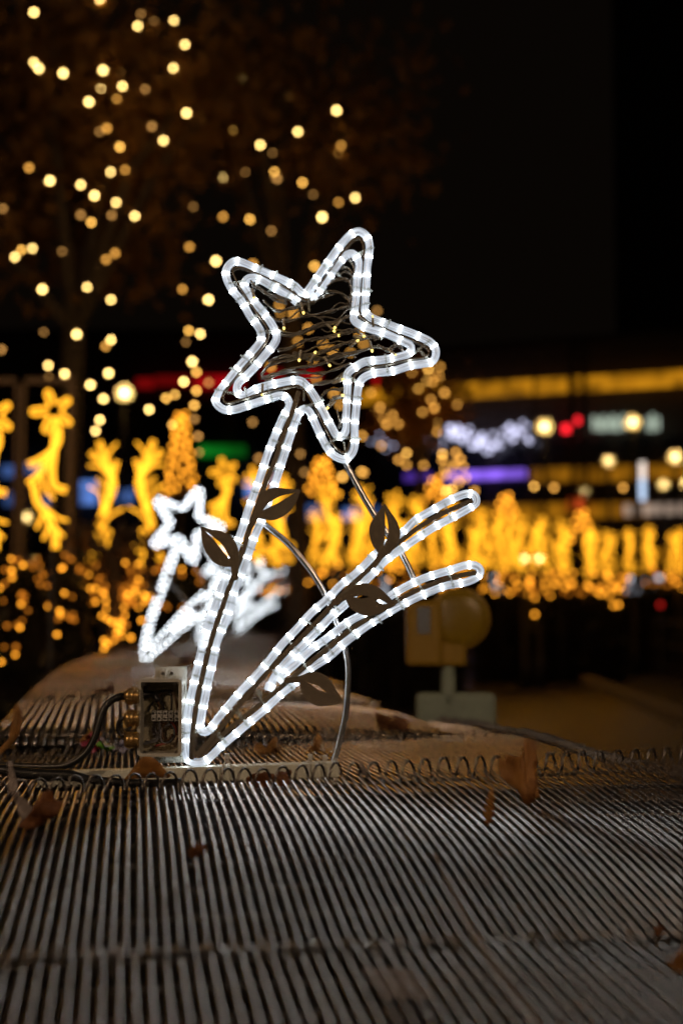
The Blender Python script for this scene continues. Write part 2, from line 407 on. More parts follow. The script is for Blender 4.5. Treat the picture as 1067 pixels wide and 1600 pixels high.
coil(PAN[4], ln(.02), 'coil', R=.011, dz=-.008)
coil(PAN[4], ln(.9), 'coil', R=.011); coil(PAN[5], ln(.02), 'coil', R=.012)
#PART2
# ------------------------------------------------------------------ the sharp white star motif
SY = 2.2
ORG = P(300, 1196, SY)
OUT = [(483,642.5),(489,654),(500,678),(512,700.6),(524,713),(539,717.5),(550,708),(554,695),(554,665),(557,635),(558,618),(561,601),(566,592),(581,584),(612.5,580),(642.5,571),(657.5,569),(676,564),(681,549),(673.5,536),(648,523),(620,512.5),(590,501),(579,496),(570,486),(570,477),(572,447),(574,415),(576,402),(577,383),(573,370),(561,361.5),(549,366),(535.6,379.4),(517,404),(497,432),(483,452),(477,459),(470,456),(460.6,447),(434,434),(402.5,420.6),(374,409),(365,409),(354,421),(354,434),(363,452.5),(378,471),(391,494),(402.5,509),(408,520),(407,534),(395,549),(376,571),(355.6,595.6),(340.6,616),(337,627.5),(348,639),(363,640.6),(395,631),(423,622),(440,618)]
INN = [(458.7,465.6),(432.5,451.5),(408,437.5),(397,434),(387.5,435.6),(382,445),(387.5,456),(400.6,475),(417.5,495.6),(431,519),(432,530),(425,542),(417.5,550.6),(397,575),(382,590),(372.5,599),(370.6,610.6),(378,618),(402.5,607),(436,598.4),(468,594.7),(479,603),(490.6,618),(505.6,644),(519,669),(526,680),(534,682),(541,670.6),(541,652),(542,633),(543,605),(543,584),(556,573),(569,565.6),(599,562),(629,556),(640.6,550.6),(641.5,541),(631,534),(605,522),(584,516),(565.6,509),(553,500),(554,486),(557,462),(558,437.5),(561,415),(558,404),(549.7,396),(537.5,402),(522.5,420.6),(507.5,443),(497,456),(489,463)]
TAIL2 = [(422,1074),(426,1063),(436.5,1047.6),(453.6,1028),(473,1008.6),(497.5,984),(519.4,962),(539,945),(565.7,913.6),(580,898.5),(604.8,873.8),(629,856.7),(653.5,839.6),(680,822.6),(709.5,807),(734,793),(743.7,785),(741,774),(729,771.4),(702,782),(675.4,797),(648.6,813),(629,832),(603,851),(578,874),(556,896),(531.6,915),(512,935.5),(486.5,957.5),(464.6,982),(441.5,1006),(422,1030.6),(398,1058),(378,1078.7),(356,1104),(336,1129),(327,1141),(318,1144),(313,1136)]
STEMR = [(314.7,1122.5),(318,1104),(322,1083.7),(327,1058.4),(332,1039),(337,1011),(344,990.6),(353.7,968),(363,934),(370.6,912),(380,889),(392,855),(401,830.6),(407,817.5),(418,787),(429,757.5),(438.7,727.5),(448,700),(457,672),(463,655),(470,642)]
STEML = [(449,623),(452,634),(443,651),(429,683),(417.5,712),(407,744),(397.5,770.6),(388,797),(380.6,821),(372,846),(357,889),(348,915.6),(337,945.6),(325.6,977.5),(320,992)]
LOW = [(317,1004),(314,1018.7),(305,1060),(298,1090.5),(293.6,1121),(291,1151),(291,1175),(295,1187),(307,1191.5),(320.6,1189),(332,1180),(346,1166),(369.5,1146),(393,1126),(417,1106),(438.7,1085),(458.5,1069),(485,1045),(514.5,1025.7),(536.5,1006),(558,989),(585,970),(614,952.6),(643.7,937),(668,926),(697,915),(729,909),(746,900.6),(750,891),(743.7,884),(726.6,883.5),(700,892),(670.6,900.6),(641,913),(614.5,928),(590,945),(565.7,960),(544,972),(512,996.5),(485,1016),(461,1038),(444,1052.5),(437,1060)]
BAR1 = [(467,612),(455,650),(440,689),(429,722),(420,744),(412,763),(392,821),(380,862.5),(361,912),(348,949),(338.7,975.6),(329,1009),(320,1045),(312.5,1078),(305.4,1119),(301,1154.6),(300,1186)]
BAR2 = [(308,1180),(337.5,1146),(378,1097),(411,1058),(444,1023),(480,987),(514.5,950),(553.6,910),(580,886),(600,866),(627,844.5),(656,822.6),(685,805.5),(717,791),(737.6,782.4)]
BAR3 = [(312,1181),(347.6,1148),(391.5,1112.4),(434,1078),(475.5,1043),(517,1008.6),(551,982),(583,962),(617,941),(644,925.5),(680,911),(714,900),(744,895)]
FRAME = [(491,634),(512,676),(526,701),(539,708),(546,690),(547.5,650),(550,612),(553,588),(567,578),(600,571),(640,562),(662,559),(671,550),(660,540),(630,527),(596,512),(573,503),(562,492),(563,470),(566,430),(568,390),(564,374),(555,374),(540,390),(515,425),(496,452),(480,470),(466,464),(440,446),(405,430),(376,419),(364,422),(370,440),(386,466),(402,490),(415,508),(420,524),(412,540),(390,566),(366,594),(348,620),(354,630),(380,624),(410,615),(445,607),(467,604),(478,612)]
STAR = thing('light_star', 'sharp white rope-light shooting star with two tails and brown metal leaves', 'light star', ORG, 0, 'white rope-light stars on the barriers')
def rope(name, px, parent, r=.0064, Y=SY, org=ORG, m='rope', step=4.2, n=10, dy=0.0):
    p = lift(smoothpath(px, 1.2), Y, org, dy)      # resample so that every eighth ring is an LED
    a = np.array([tuple(q) for q in p]); L_ = np.concatenate([[0], np.cumsum(np.linalg.norm(np.diff(a, axis=0), axis=1))]); st = .030 / 8
    k_ = int(L_[-1] / st); q_ = np.arange(k_ + 1) * st
    p = [Vector([np.interp(x, L_, a[:, c]) for c in range(3)]) for x in q_]
    rr = [r] * len(p)
    for k, s in enumerate((.55, .85)):
        rr[k] = r * s; rr[-1 - k] = r * s
    v, f, uv = tube(p, r, n, rr=rr)
    uv = [[(w[0] + .0131, w[1]) for w in q] for q in uv]     # LED rings sit where the glow texture peaks
    mi = [1 if (k // n) % 8 == 0 and k < n * (len(p) - 1) and k >= n else 0 for k in range(len(f))]
    return ob(name, mesh(name, v, f, [M[m], M['led']], uv, True, mi), parent)
rope('rope_light', TAIL2 + STEMR + [(476,638.5)] + OUT + STEML, STAR)
rope('rope_light', INN, STAR)
rope('rope_light', LOW, STAR, dy=.001)
# moulded end caps on the cut rope ends
for a, b in (((424,1068),(420,1079)), ((438,1058),(433,1064)), ((320,989),(318,999)), ((318,1001),(316,1010)), ((460,466),(466,472)), ((492,460),(484,466))):
    p = lift([a, b], SY, ORG, -.001); v, f, uv = tube(p, .0088, 12, rr=[.0086, .0078]); ob('end_cap', mesh('end_cap', v, f, [M['rope']], [[(.0135 + .01 * q[1], q[1]) for q in k] for k in uv], True), STAR)
def flatbar(name, px, parent, wpx, depth, m, dy=0.0, Y=SY, org=ORG, closed=False, step=6):
    q = smoothpath(px, step, closed); n = len(q); v = []; f = []
    for i in range(n):
        a = q[(i - 1) % n] if (closed or i) else q[i]; b = q[(i + 1) % n] if (closed or i < n - 1) else q[i]
        t = (b - a) / max(np.linalg.norm(b - a), 1e-6); nn = np.array([t[1], -t[0]])
        for s, dd in ((-1, -1), (1, -1), (1, 1), (-1, 1)):
            w = q[i] + nn * s * wpx / 2; v.append(P(w[0], w[1], Y) - org + Vector((0, dy + dd * depth / 2, 0)))
    for i in range(n if closed else n - 1):
        j = (i + 1) % n
        for k in range(4): f.append([i * 4 + k, i * 4 + (k + 1) % 4, j * 4 + (k + 1) % 4, j * 4 + k])
    if not closed: f += [[3, 2, 1, 0], [(n - 1) * 4 + k for k in range(4)]]
    return ob(name, mesh(name, v, f, [M[m]]), parent)
flatbar('star_frame', FRAME, STAR, 2.2, .016, 'steel', closed=True)
for b_ in (BAR1, BAR2, BAR3): flatbar('stem_bar', b_, STAR, 7.2, .012, 'steel', dy=-.002 if b_ is not BAR3 else 0)
def rtube(px, r=.0049, dy=.020):
    p = lift(smoothpath(px, 8), SY, ORG, dy); v, f, uv = tube(p, r, 12, cap=False); ob('support_tube', mesh('support_tube', v, f, [M['tube']], uv, True), STAR)
rtube([(405,812),(413,819),(435,836),(455.6,855),(472,875),(489,897),(507,928),(524,969),(539,1016),(543.8,1045),(543,1079),(540,1115),(535,1140),(527,1173),(521,1191)])
rtube([(538,716),(544,730),(585,803),(629,866.5),(650,910)])
# metal leaves, plate cut-outs with a slit
def plate(name, outline, holes, parent, dy, th, m, Y=SY, org=ORG):
    cu = bpy.data.curves.new('c', 'CURVE'); cu.dimensions = '2D'; cu.fill_mode = 'BOTH'; cu.extrude = th / 2; cu.bevel_depth = 0
    for pl in [outline] + holes:
        q = pl
        s = cu.splines.new('POLY'); s.points.add(len(q) - 1); s.use_cyclic_u = True
        for i, a in enumerate(q):
            w = P(a[0], a[1], Y) - org; s.points[i].co = (w.x, w.z, 0, 1)
    o = bpy.data.objects.new('t', cu); COL.objects.link(o)
    me = bpy.data.meshes.new_from_object(o.evaluated_get(bpy.context.evaluated_depsgraph_get())); bpy.data.objects.remove(o); bpy.data.curves.remove(cu)
    me.materials.clear(); me.materials.append(M[m]); me.name = name
    r = ob(name, me, parent); r.rotation_euler = (math.pi / 2, 0, 0); r.location = (0, dy, 0); return r
def c5(l): return [(300 + x / 5.335, 720 + y / 5.335) for x, y in l]
def c7(l): return [(500 + x / 4.104, 730 + y / 4.104) for x, y in l]
def c8(l): return [(400 + x / 4.104, 860 + y / 4.104) for x, y in l]
def sm(l, stem):   # smooth the blade, keep stem corners
    return [tuple(q) for q in smoothpath(l, 2.2)] + stem
LEAVES = [
 (sm(c5([(395,880),(396,800),(385,720),(330,630),(250,590),(150,572),(80,550)]), [])[:-1] + sm(c5([(80,550),(88,650),(110,740),(190,850),(270,885),(330,886)]), c5([(340,990),(365,1000),(390,990)])), [sm(c5([(115,585),(190,640),(260,705),(300,770),(320,820)]), [])[:-1] + sm(c5([(320,820),(265,760),(200,675),(115,585)]), [])[:-1]]),
 (sm(c5([(520,460),(525,400),(550,320),(610,255),(690,230),(800,238),(910,245)]), [])[:-1] + sm(c5([(910,245),(870,350),(820,420),(740,480),(670,500),(600,490),(558,482)]), c5([(502,580),(478,576),(468,546)])), [sm(c5([(595,418),(640,360),(740,300),(862,268)]), [])[:-1] + sm(c5([(862,268),(740,345),(650,392),(595,418)]), [])[:-1]]),
 (sm(c7([(370,552),(335,500),(315,430),(320,370),(370,290),(412,235)]), [])[:-1] + sm(c7([(412,235),(450,290),(490,350),(512,420),(500,480),(440,560),(408,578)]), c7([(352,650),(330,632)])), [sm(c7([(412,270),(432,360),(436,420),(408,508)]), [])[:-1] + sm(c7([(408,508),(416,400),(412,270)]), [])[:-1]]),
 (sm(c7([(165,802),(230,757),(300,745),(370,770),(430,820),(485,885)]), [])[:-1] + sm(c7([(485,885),(400,930),(310,955),(240,935),(190,900),(165,852)]), c7([(88,892),(66,882),(78,850)])), [sm(c7([(215,832),(270,822),(318,830)]), [])[:-1] + sm(c7([(318,830),(270,843),(215,832)]), [])[:-1], sm(c7([(345,848),(390,853),(440,880)]), [])[:-1] + sm(c7([(440,880),(385,872),(345,848)]), [])[:-1]]),
 (sm(c8([(285,802),(360,775),(420,785),(470,820),(520,900),(560,970)]), [])[:-1] + sm(c8([(560,970),(470,992),(400,995),(330,960),(290,900),(280,845)]), c8([(200,850),(180,840),(188,815)])), [sm(c8([(332,843),(400,866),(452,908)]), [])[:-1] + sm(c8([(452,908),(395,888),(332,843)]), [])[:-1]]),
]
for k, (a, h) in enumerate(LEAVES): plate('metal_leaf', a, h, STAR, -.0115, .0016, 'leafmetal')
# base rail with its plate
ra = P(60, 1206, SY); rb = P(530, 1190, SY)
mb = MB(); aY = math.atan2(rb.z - ra.z, rb.x - ra.x); RR = Matrix.Rotation(-aY, 3, 'Y')
cR = (ra + rb) / 2 - ORG; mb.box((cR.x, .004, cR.z - .0115), ((rb - ra).length, .026, .023), R=RR, bev=.0015); mb.build('base_rail', M['rail'], STAR)
# nylon ties round each rope pair
def tie_mesh(L, W, r=.0011):
    pts = []
    for cx, sgn in ((L / 2, 1), (-L / 2, -1)):
        for a in np.linspace(-90, 90, 5):
            t = math.radians(a); pts.append(Vector((cx - sgn * W * .5 + sgn * W * .5 * math.cos(t), sgn * W * .5 * math.sin(t), 0)))
    v, f, uv = tube(pts, r, 5, closed=True)
    v = [Vector((p.x, p.y, p.z * 1.5)) for p in v]
    b = MB().add(v, f, uv); b.box((L / 2 - .006, -W / 2 - .0005, 0), (.0045, .003, .0040)); return mesh('cable_tie', b.v, b.f, [M['tie']])
TIE = tie_mesh(.0345, .0156); TIE1 = tie_mesh(.0225, .0168)
def ties(px, me, step, start=14, closed=False, skip=.0, shift=0, dy=0):
    q = smoothpath(px, step, closed)
    for i in range(len(q)):
        if random.random() < skip or (not closed and i in (0, len(q) - 1)): continue
        a = q[max(0, i - 1)]; b = q[min(len(q) - 1, i + 1)]; t = b - a; t /= np.linalg.norm(t); n = np.array([-t[1], t[0]])
        c = q[i] + n * shift + t * random.uniform(-4, 4)
        w = P(c[0], c[1], SY) - ORG
        ob('cable_tie', me, STAR, (w.x, dy, w.z), (0, math.atan2(n[1], n[0]) + random.uniform(-.12, .12), 0))
ties(BAR1, TIE, 42); ties(BAR2, TIE, 44); ties(BAR3, TIE, 44); ties(FRAME, TIE, 30, closed=True, skip=.25)
for x, y, h in ((356,1186,16), (485,1187,11), (508,1188,11)):   # ties that hold the rail down
    p = lift([(x - 8, y + 30), (x - 6, y + 8), (x, y - 2), (x + 6, y + 8), (x + 9, y + 30)] if x == 356 else [(x - 1, y + 26), (x - 3, y), (x - 2, y - 4), (x + 2, y)], SY, ORG, -.0125)
    b = MB(); b.tube(p, .0018, 6); w = lift([(x, y - 5)], SY, ORG, -.011)[0]; b.box(w, (.007, .007, .009), bev=.001); b.build('cable_tie', M['white'], STAR)
# tangle of fairy-light cable inside the star
CAB = [[(392,440),(400,448),(415,458),(432,464),(452,470),(470,476),(492,472)],[(394,446),(408,452),(428,468),(448,474)],[(412,470),(430,484),(452,482),(480,476),(507,463),(530,458),(546,467)],[(420,492),(432,501),(460,500),(500,490),(530,484),(546,478)],[(432,512),(445,520),(470,520),(500,507),(530,500),(550,494)],[(432,518),(452,524),(480,515),(500,509),(538,500)],[(434,548),(455,544),(480,532),(510,528),(540,521),(562,516)],[(420,566),(440,558),(470,556),(500,552),(530,540),(560,531),(585,525)],[(408,586),(420,572),(450,562),(490,560),(520,556),(560,548),(590,542),(612,548)],[(408,592),(430,584),(470,574),(500,570),(525,560),(560,552)],[(415,596),(450,580),(490,584),(520,578),(548,568)],[(486,602),(505,598),(525,592),(541,580)],[(500,620),(512,612),(528,610),(540,606)],[(512,634),(520,624),(534,620)],[(516,424),(530,418),(546,420),(550,432),(546,446)],[(508,446),(524,438),(545,440),(549,455),(545,472)],[(545,405),(552,415),(553,440),(550,470),(548,490)],[(583,530),(595,527),(612,530),(624,541),(630,548)],[(590,540),(605,548),(618,540),(628,543)],[(526,640),(530,655),(534,668)],[(538,640),(534,655),(529,668)],[(505,459),(520,456),(538,460),(547,475)],[(530,428),(538,424),(548,430)]]
for k, c in enumerate(CAB):
    a = smoothpath(c, 3.0); s = np.arange(len(a)) * 3.0
    for st in range(4 if k < 19 else 2):
        amp = random.uniform(1.0, 2.6); ph = random.uniform(0, 6)
        b = [(q[0] + amp * math.sin(s[i] * .13 + ph + st * 3.1) * .4, q[1] + amp * math.sin(s[i] * .11 + ph + st * 3.1)) for i, q in enumerate(a)]
        p = [P(q[0], q[1], SY) - ORG + Vector((0, .002 * math.cos(s[i] * .11 + ph + st * 3.1) + .003 * ((k % 3) - 1), 0)) for i, q in enumerate(b)]
        v, f, uv = tube(p, .0013, 5); ob('fairy_cable', mesh('fairy_cable', v, f, [M['blackwire']], uv, True), STAR)
rq = random.Random(77)
for k in range(16):
    x0 = rq.uniform(430, 520); y0 = rq.uniform(480, 585); pts = [(x0, y0)]
    for _ in range(4): pts.append((pts[-1][0] + rq.uniform(6, 22), pts[-1][1] + rq.uniform(-14, 9)))
    pts = [(min(q[0], 575), max(470, min(q[1], 590))) for q in pts]
    p = [P(q[0], q[1], SY) - ORG + Vector((0, rq.uniform(-.004, .004), 0)) for q in smoothpath(pts, 3)]
    for i_ in range(1, len(p)): p[i_].y = p[i_ - 1].y * .8 + p[i_].y * .2
    v, f, uv = tube(p, .0012, 5); ob('fairy_cable', mesh('fairy_cable', v, f, [M['blackwire']], uv, True), STAR)
M['tip'] = emit('warm_led_tip', (1.0, .68, .16), 2.2); M['clearled'] = mat('clear_led', (.55, .50, .38), .2, .0)
lb = MB(); lb.tube([(0, 0, 0), (0, 0, .011), (0, 0, .0145)], .0021, 8, mi=0); lb.tube([(0, 0, .0146), (0, 0, .0165), (0, 0, .0185), (0, 0, .0192)], .002, 8, mi=1, rr=[.0019, .0020, .0015, .0005])
LED = mesh('mini_bulb', lb.v, lb.f, [M['clearled'], M['tip']], None, True, lb.mi)
for a, b in (((470,474),(477,500)),((443,498),(444,513)),((533,500),(524,512)),((510,507),(525,521)),((514,530),(535,523)),((552,527),(565,526)),((470,548),(467,570)),((506,558),(518,576)),((583,512),(582,498)),((577,533),(581,549)),((605,546),(622,559)),((519,622),(533,619)),((524,627),(510,640)),((411,600),(410,616)),((394,452),(399,472)),((484,566),(490,556)),((546,544),(556,536)),((520,600),(530,596))):
    w = P(*a, SY) - ORG; an = math.atan2(b[0] - a[0], -(b[1] - a[1]))
    ob('mini_bulb', LED, STAR, (w.x, -.006, w.z), (random.uniform(-.2, .2), an, 0))

# copies of the star further down the row: ropes, frame, leaves, rail
PARTS = ('rope_light', 'star_frame', 'stem_bar', 'metal_leaf', 'base_rail', 'support_tube')
src = [c for c in STAR.children if c.name.split('.')[0] in PARTS]
STARS = [(226, 1031, 6.9, 0, 'second white rope-light star from the front, blurred into bright dots'),
         (312, 1003, 11.6, .06, 'third white star from the front, blurred just behind the stem leaves of the sharp star'),
         (372, 987, 16.3, -.05, 'fourth white star from the front, white blur with its head at the left'),
         (420, 976, 21.0, -.12, 'farthest white star of the row, small white blur right of the others')]
for px, py, Y, rz, lab in STARS:
    w = P(px, py, Y)
    t = thing('light_star', lab, 'light star', w, rz, 'white rope-light stars on the barriers')
    for c in src:
        if Y > 12 and c.name.split('.')[0] in ('metal_leaf', 'support_tube'): continue
        k = c.copy(); COL.objects.link(k); k.parent = t

# ------------------------------------------------------------------ junction box
JO = P(249, 1199, 2.19)
JB = thing('junction_box', 'grey plastic junction box with clear lid and three brass glands', 'junction box', JO)
def J(px, py, dy=0.0): return P(px, py, 2.16) - JO + Vector((0, dy, 0))
a = J(214.6, 1061); b = J(283, 1183); cx, cz = (a.x + b.x) / 2, (a.z + b.z) / 2; w_, h_ = b.x - a.x, a.z - b.z
bm = bmesh.new(); bmesh.ops.create_cube(bm, size=1)
for q in bm.verts: q.co = Vector((q.co.x * w_ + cx, q.co.y * .055 + .004, q.co.z * h_ + cz))
ed = [e for e in bm.edges if abs((e.verts[0].co - e.verts[1].co).normalized().y) > .9]
bmesh.ops.bevel(bm, geom=ed, offset=.007, segments=4, affect='EDGES', profile=.5)
fr = min(bm.faces, key=lambda f: f.calc_center_median().y)
r_ = bmesh.ops.inset_region(bm, faces=[fr], thickness=.0050, depth=0)
r_ = bmesh.ops.extrude_discrete_faces(bm, faces=[fr]); nf = r_['faces'][0]
for q in nf.verts: q.co.y += .042
nf.material_index = 1
me = bpy.data.meshes.new('body'); bm.to_mesh(me); bm.free(); me.materials.append(M['plastic']); me.materials.append(M['inner']); JBODY = ob('body', me, JB)
fy = J(250, 1120).y - .0  # front plane
yf = -.0275 + .004
mb = MB(); mb.box((cx, yf + .0035, cz), (w_ - .0102, .0015, h_ - .0102)); JLID = mb.build('clear_lid', M['lid'], JB)
pa = J(234, 1044); pb = J(284, 1199); mb = MB(); mb.box(((pa.x + pb.x) / 2, .0345, (pa.z + pb.z) / 2), (pb.x - pa.x, .003, pa.z - pb.z), bev=.0014); JPL = mb.build('back_plate', M['plastic'], JB)
mb = MB(); p = J(248, 1055); mb.box((p.x, .029, p.z), (.012, .008, .012), bev=.002); mb.build('mounting_lug', M['plastic'], JB)
p = J(248, 1186); mb = MB(); mb.box((p.x, .029, p.z - .003), (.012, .008, .010), bev=.002); mb.build('mounting_lug', M['plastic'], JB)
def screw(px, py, y, par, r=.0026):
    p = J(px, py); mb = MB(); c = Vector((p.x, y, p.z))
    mb.cyl(c, c + Vector((0, -.0022, 0)), r, 12); mb.cyl(c + Vector((0, -.0022, 0)), c + Vector((0, -.0025, 0)), r * .4, 6, 1); mb.build('screw', [M['screw'], M['black']], par, loc=None)
for x, y in ((224,1070),(272.5,1069),(225,1176),(275,1176)): screw(x, y, yf + .0028, JLID)
for x, y in ((248,1055),(261,1055)): screw(x, y, .0252 if x == 248 else .033, JPL)
for y in (1088, 1122.5, 1156.6):
    p = J(215, y); g_ = MB()
    g_.cyl(p + Vector((.002, .004, 0)), p + Vector((-.005, .004, 0)), .0128, 6); g_.tube([p + Vector((-.005, .004, 0)), p + Vector((-.006, .004, 0)), p + Vector((-.015, .004, 0)), p + Vector((-.0185, .004, 0)), p + Vector((-.020, .004, 0))], .0125, 16, rr=[.0105, .0125, .0128, .011, .007])
    g_.build('cable_gland', M['gland'], JB, True)
# terminal strip and inner wiring
for k in range(5):
    p = J(236 + 9.2 * k, 1121); mb = MB(); mb.box((p.x, .006, p.z), (.0072, .012, .016), bev=.001)
    for s in (-1, 1): mb.cyl(Vector((p.x, -.0005, p.z + s * .004)), Vector((p.x, -.0012, p.z + s * .004)), .0017, 8, 1)
    mb.build('terminal', [M['white'], M['black']], JB)
M['wr'] = mat('red_wire', (.32, .05, .03), .4); M['wg'] = mat('grey_wire', (.16, .17, .19), .4); M['wo'] = mat('brown_wire', (.13, .06, .025), .4); M['wb'] = mat('dark_wire', (.02, .02, .025), .4)
for pts, r, m in (([(216,1088),(228,1088),(238,1090),(243,1098)], .0052, 'wb'), ([(240,1090),(248,1082),(258,1082),(264,1092),(264,1112)], .0015, 'wb'), ([(242,1092),(252,1081),(264,1083),(271,1096),(273,1113)], .0015, 'wo'), ([(243,1096),(249,1102),(252,1112)], .0016, 'wb'), ([(240,1096),(231,1104),(226,1116)], .0016, 'wb'), ([(242,1098),(244,1106),(244,1113)], .0016, 'wo'),
                  ([(236,1130),(236,1142),(240,1150),(242,1158),(236,1163),(222,1162)], .0018, 'wg'), ([(245,1130),(244,1142),(242,1152),(230,1163),(218,1166)], .002, 'wg'), ([(254,1130),(262,1134),(268,1146),(264,1160),(252,1165),(246,1155),(250,1140),(262,1135)], .0019, 'wg'), ([(263,1130),(268,1138),(270,1150),(262,1163),(250,1166),(236,1170)], .0018, 'wr'), ([(256,1130),(249,1142),(250,1156),(258,1160),(266,1150)], .0018, 'wo'), ([(272,1130),(275,1145),(272,1160),(268,1172)], .0016, 'wo'), ([(238,1132),(234,1146),(238,1156)], .0022, 'wb')):
    p = [J(q[0], q[1], 0) for q in smoothpath(pts, 3)]; p = [Vector((q.x, .008 + .004 * math.sin(i * .3), q.z)) for i, q in enumerate(p)]
    mb = MB(); mb.tube(p, r, 6); mb.build('inner_wire', M[m], JB, True)
mb = MB(); p = J(247, 1169); mb.box((p.x, .017, p.z), (.026, .004, .012), bev=.001); mb.build('inner_label', M['inner'], JB)
# cables
def cable(name, label, px, r, Y=2.17, rr=None, dy=None, m='black'):
    q = smoothpath(px, 6); p = [P(a[0], a[1], Y) for a in q]
    if dy: p = [w + Vector((0, dy(i / (len(p) - 1)), 0)) for i, w in enumerate(p)]
    o0 = p[len(p) // 2].copy(); mb = MB(); R_ = [rr(i / (len(p) - 1)) for i in range(len(p))] if rr else None
    mb.tube([w - o0 for w in p], r, 10, rr=R_); o = mb.build(name, M[m], None, True, loc=o0); return tag(o, label, 'cable')
cable('power_cable', 'black cable arching from top brass gland of the junction box', [(197,1088),(190,1088),(175,1094),(163,1110),(157,1130),(151,1152),(140,1172),(124,1186),(104,1194),(70,1196),(30,1195),(-30,1193)], .0055, dy=lambda t: -.02 * math.sin(math.pi * t))
cable('jumper_cable', 'short black cable looping between the two lower brass glands', [(198,1122),(190,1124),(185,1132),(186,1143),(191,1151),(199,1156)], .0032)
cable('connector_cable', 'thick black cable connector lying along the hooked coil at left', [(-30,1199),(0,1202),(30,1207),(66,1210),(100,1211),(118,1213),(134,1217),(160,1220),(200,1223),(245,1224),(285,1222)], .0085, Y=2.10, rr=lambda t: .0085 if .1 < t < .47 else (.0060 if t > .52 else .0072))
#PART3
# ------------------------------------------------------------------ fallen leaves and litter
def dryleaf(label, px, Y, m, curl=(.012, .004), ph=0.0, lean=0.0, name='fallen_leaf', cat='leaf', group='fallen autumn leaves', th=.0005):
    q = smoothpath(px, 3.5, True) if len(px) < 10 else np.array(px, float)
    c = P(*np.mean(q, axis=0), Y); zb = min(P(a[0], a[1], Y).z for a in q); c.z = zb
    bm = bmesh.new(); vs = [bm.verts.new(P(a[0], a[1], Y) - c) for a in q]; bm.faces.new(vs)
    bmesh.ops.triangulate(bm, faces=bm.faces[:], quad_method='BEAUTY', ngon_method='BEAUTY')
    for _ in range(2):
        bmesh.ops.subdivide_edges(bm, edges=[e for e in bm.edges if e.calc_length() > .006], cuts=1)
    bmesh.ops.triangulate(bm, faces=bm.faces[:])
    w = max(v.co.x for v in bm.verts) - min(v.co.x for v in bm.verts)
    for v in bm.verts:
        x, z = v.co.x / max(w, .01), v.co.z / max(w, .01)
        v.co.y += curl[0] * math.sin(3.2 * x + ph) + curl[1] * math.sin(9 * z + 4 * x + ph) + .0012 * math.sin(31 * x + 23 * z) - lean * v.co.z
    me = bpy.data.meshes.new(name); bm.to_mesh(me); bm.free(); me.materials.append(M[m])
    me.polygons.foreach_set('use_smooth', [True] * len(me.polygons))
    o = ob(name, me, None, c); md = o.modifiers.new('thickness', 'SOLIDIFY'); md.thickness = th
    return tag(o, label, cat, group)
cA = lambda l: [(720 + x / 3.075, 1120 + y / 3.075) for x, y in l]
dryleaf('large orange-brown dry leaf standing upright on the hooked coil at right', cA([(185,205),(200,212),(215,215),(222,182),(245,192),(290,205),(310,190),(320,170),(322,125),(350,132),(395,145),(393,175),(390,200),(388,235),(385,260),(375,310),(370,350),(378,375),(388,392),(365,420),(335,443),(315,430),(300,402),(285,372),(270,350),(240,330),(215,310),(190,290),(186,250)]), 1.74, 'dry', (.022, .006), .6, -.5)
dryleaf('small curled orange leaf just left of the upright leaf', cA([(157,340),(140,365),(125,390),(112,430),(108,460),(110,500),(130,530),(152,505),(160,470),(166,440),(152,432),(146,400)]), 1.63, 'dry', (.010, .002), .3, .0)
c2 = lambda l: [(170 + x / 7.62, 1030 + y / 7.62) for x, y in l]
dryleaf('orange-brown leaf leaning below the junction box', c2([(200,1420),(240,1380),(300,1310),(345,1280),(360,1230),(372,1200),(400,1172),(430,1158),(480,1160),(520,1170),(560,1205),(590,1230),(615,1270),(640,1310),(690,1360),(745,1390),(700,1425),(500,1430)]), 2.06, 'dry', (.014, .004), 1.0, .2)
c4 = lambda l: [(400 + x / 4.446, 1090 + y / 4.446) for x, y in l]
dryleaf('crumpled dark brown leaf against the front of the base rail', c4([(-70,560),(-30,535),(0,520),(30,528),(60,515),(95,530),(130,530),(165,515),(200,518),(240,500),(250,520),(236,555),(232,600),(190,640),(150,655),(60,655),(0,645),(-60,610)]), 2.04, 'dry_dark', (.012, .006), 1.7, .1)
c3 = lambda l: [(x / 5.335, 1130 + y / 5.335) for x, y in l]
dryleaf('pale curled leaf at the left edge of the hooked coil', c3([(50,330),(72,322),(92,330),(98,380),(102,430),(120,500),(140,560),(165,600),(190,630),(240,660),(300,700),(285,745),(250,780),(210,805),(170,830),(155,780),(140,725),(110,670),(80,620),(62,570),(55,520),(68,470),(60,400)]), 1.65, 'dry_pale', (.012, .003), 2.0, .0)
dryleaf('dark brown leaf lying beside the pale curled leaf', c3([(180,832),(240,770),(290,705),(320,640),(350,580),(395,560),(432,550),(445,600),(452,640),(490,650),(522,662),(510,705),(500,740),(465,770),(430,792),(380,825),(330,862),(285,875),(250,882),(210,860)]), 1.64, 'dry_dark', (.012, .004), .8, .3)
dryleaf('dark orange leaf fallen behind the base rail, left of two', c4([(0,300),(40,320),(70,350),(110,290),(135,275),(150,310),(140,350),(180,380),(150,400),(110,388),(60,395),(20,385),(-10,350)]), 2.75, 'dry', (.02, .006), .2, .2)
dryleaf('orange leaf fallen behind the base rail, right of two', c4([(310,390),(350,365),(390,335),(410,290),(430,248),(455,270),(462,300),(445,340),(440,368),(480,372),(515,382),(470,395),(400,400),(340,402)]), 2.75, 'dry', (.02, .006), 1.2, .2)
c9 = lambda l: [(400 + x / 2.667, 980 + y / 2.667) for x, y in l]
dryleaf('dark leaf in front of the domed barrier, right of the support tube', c9([(495,335),(515,360),(550,372),(570,390),(580,360),(600,372),(640,400),(632,430),(615,455),(560,448),(520,430),(500,390)]), 3.15, 'dry_dark', (.02, .008), .5, .1)
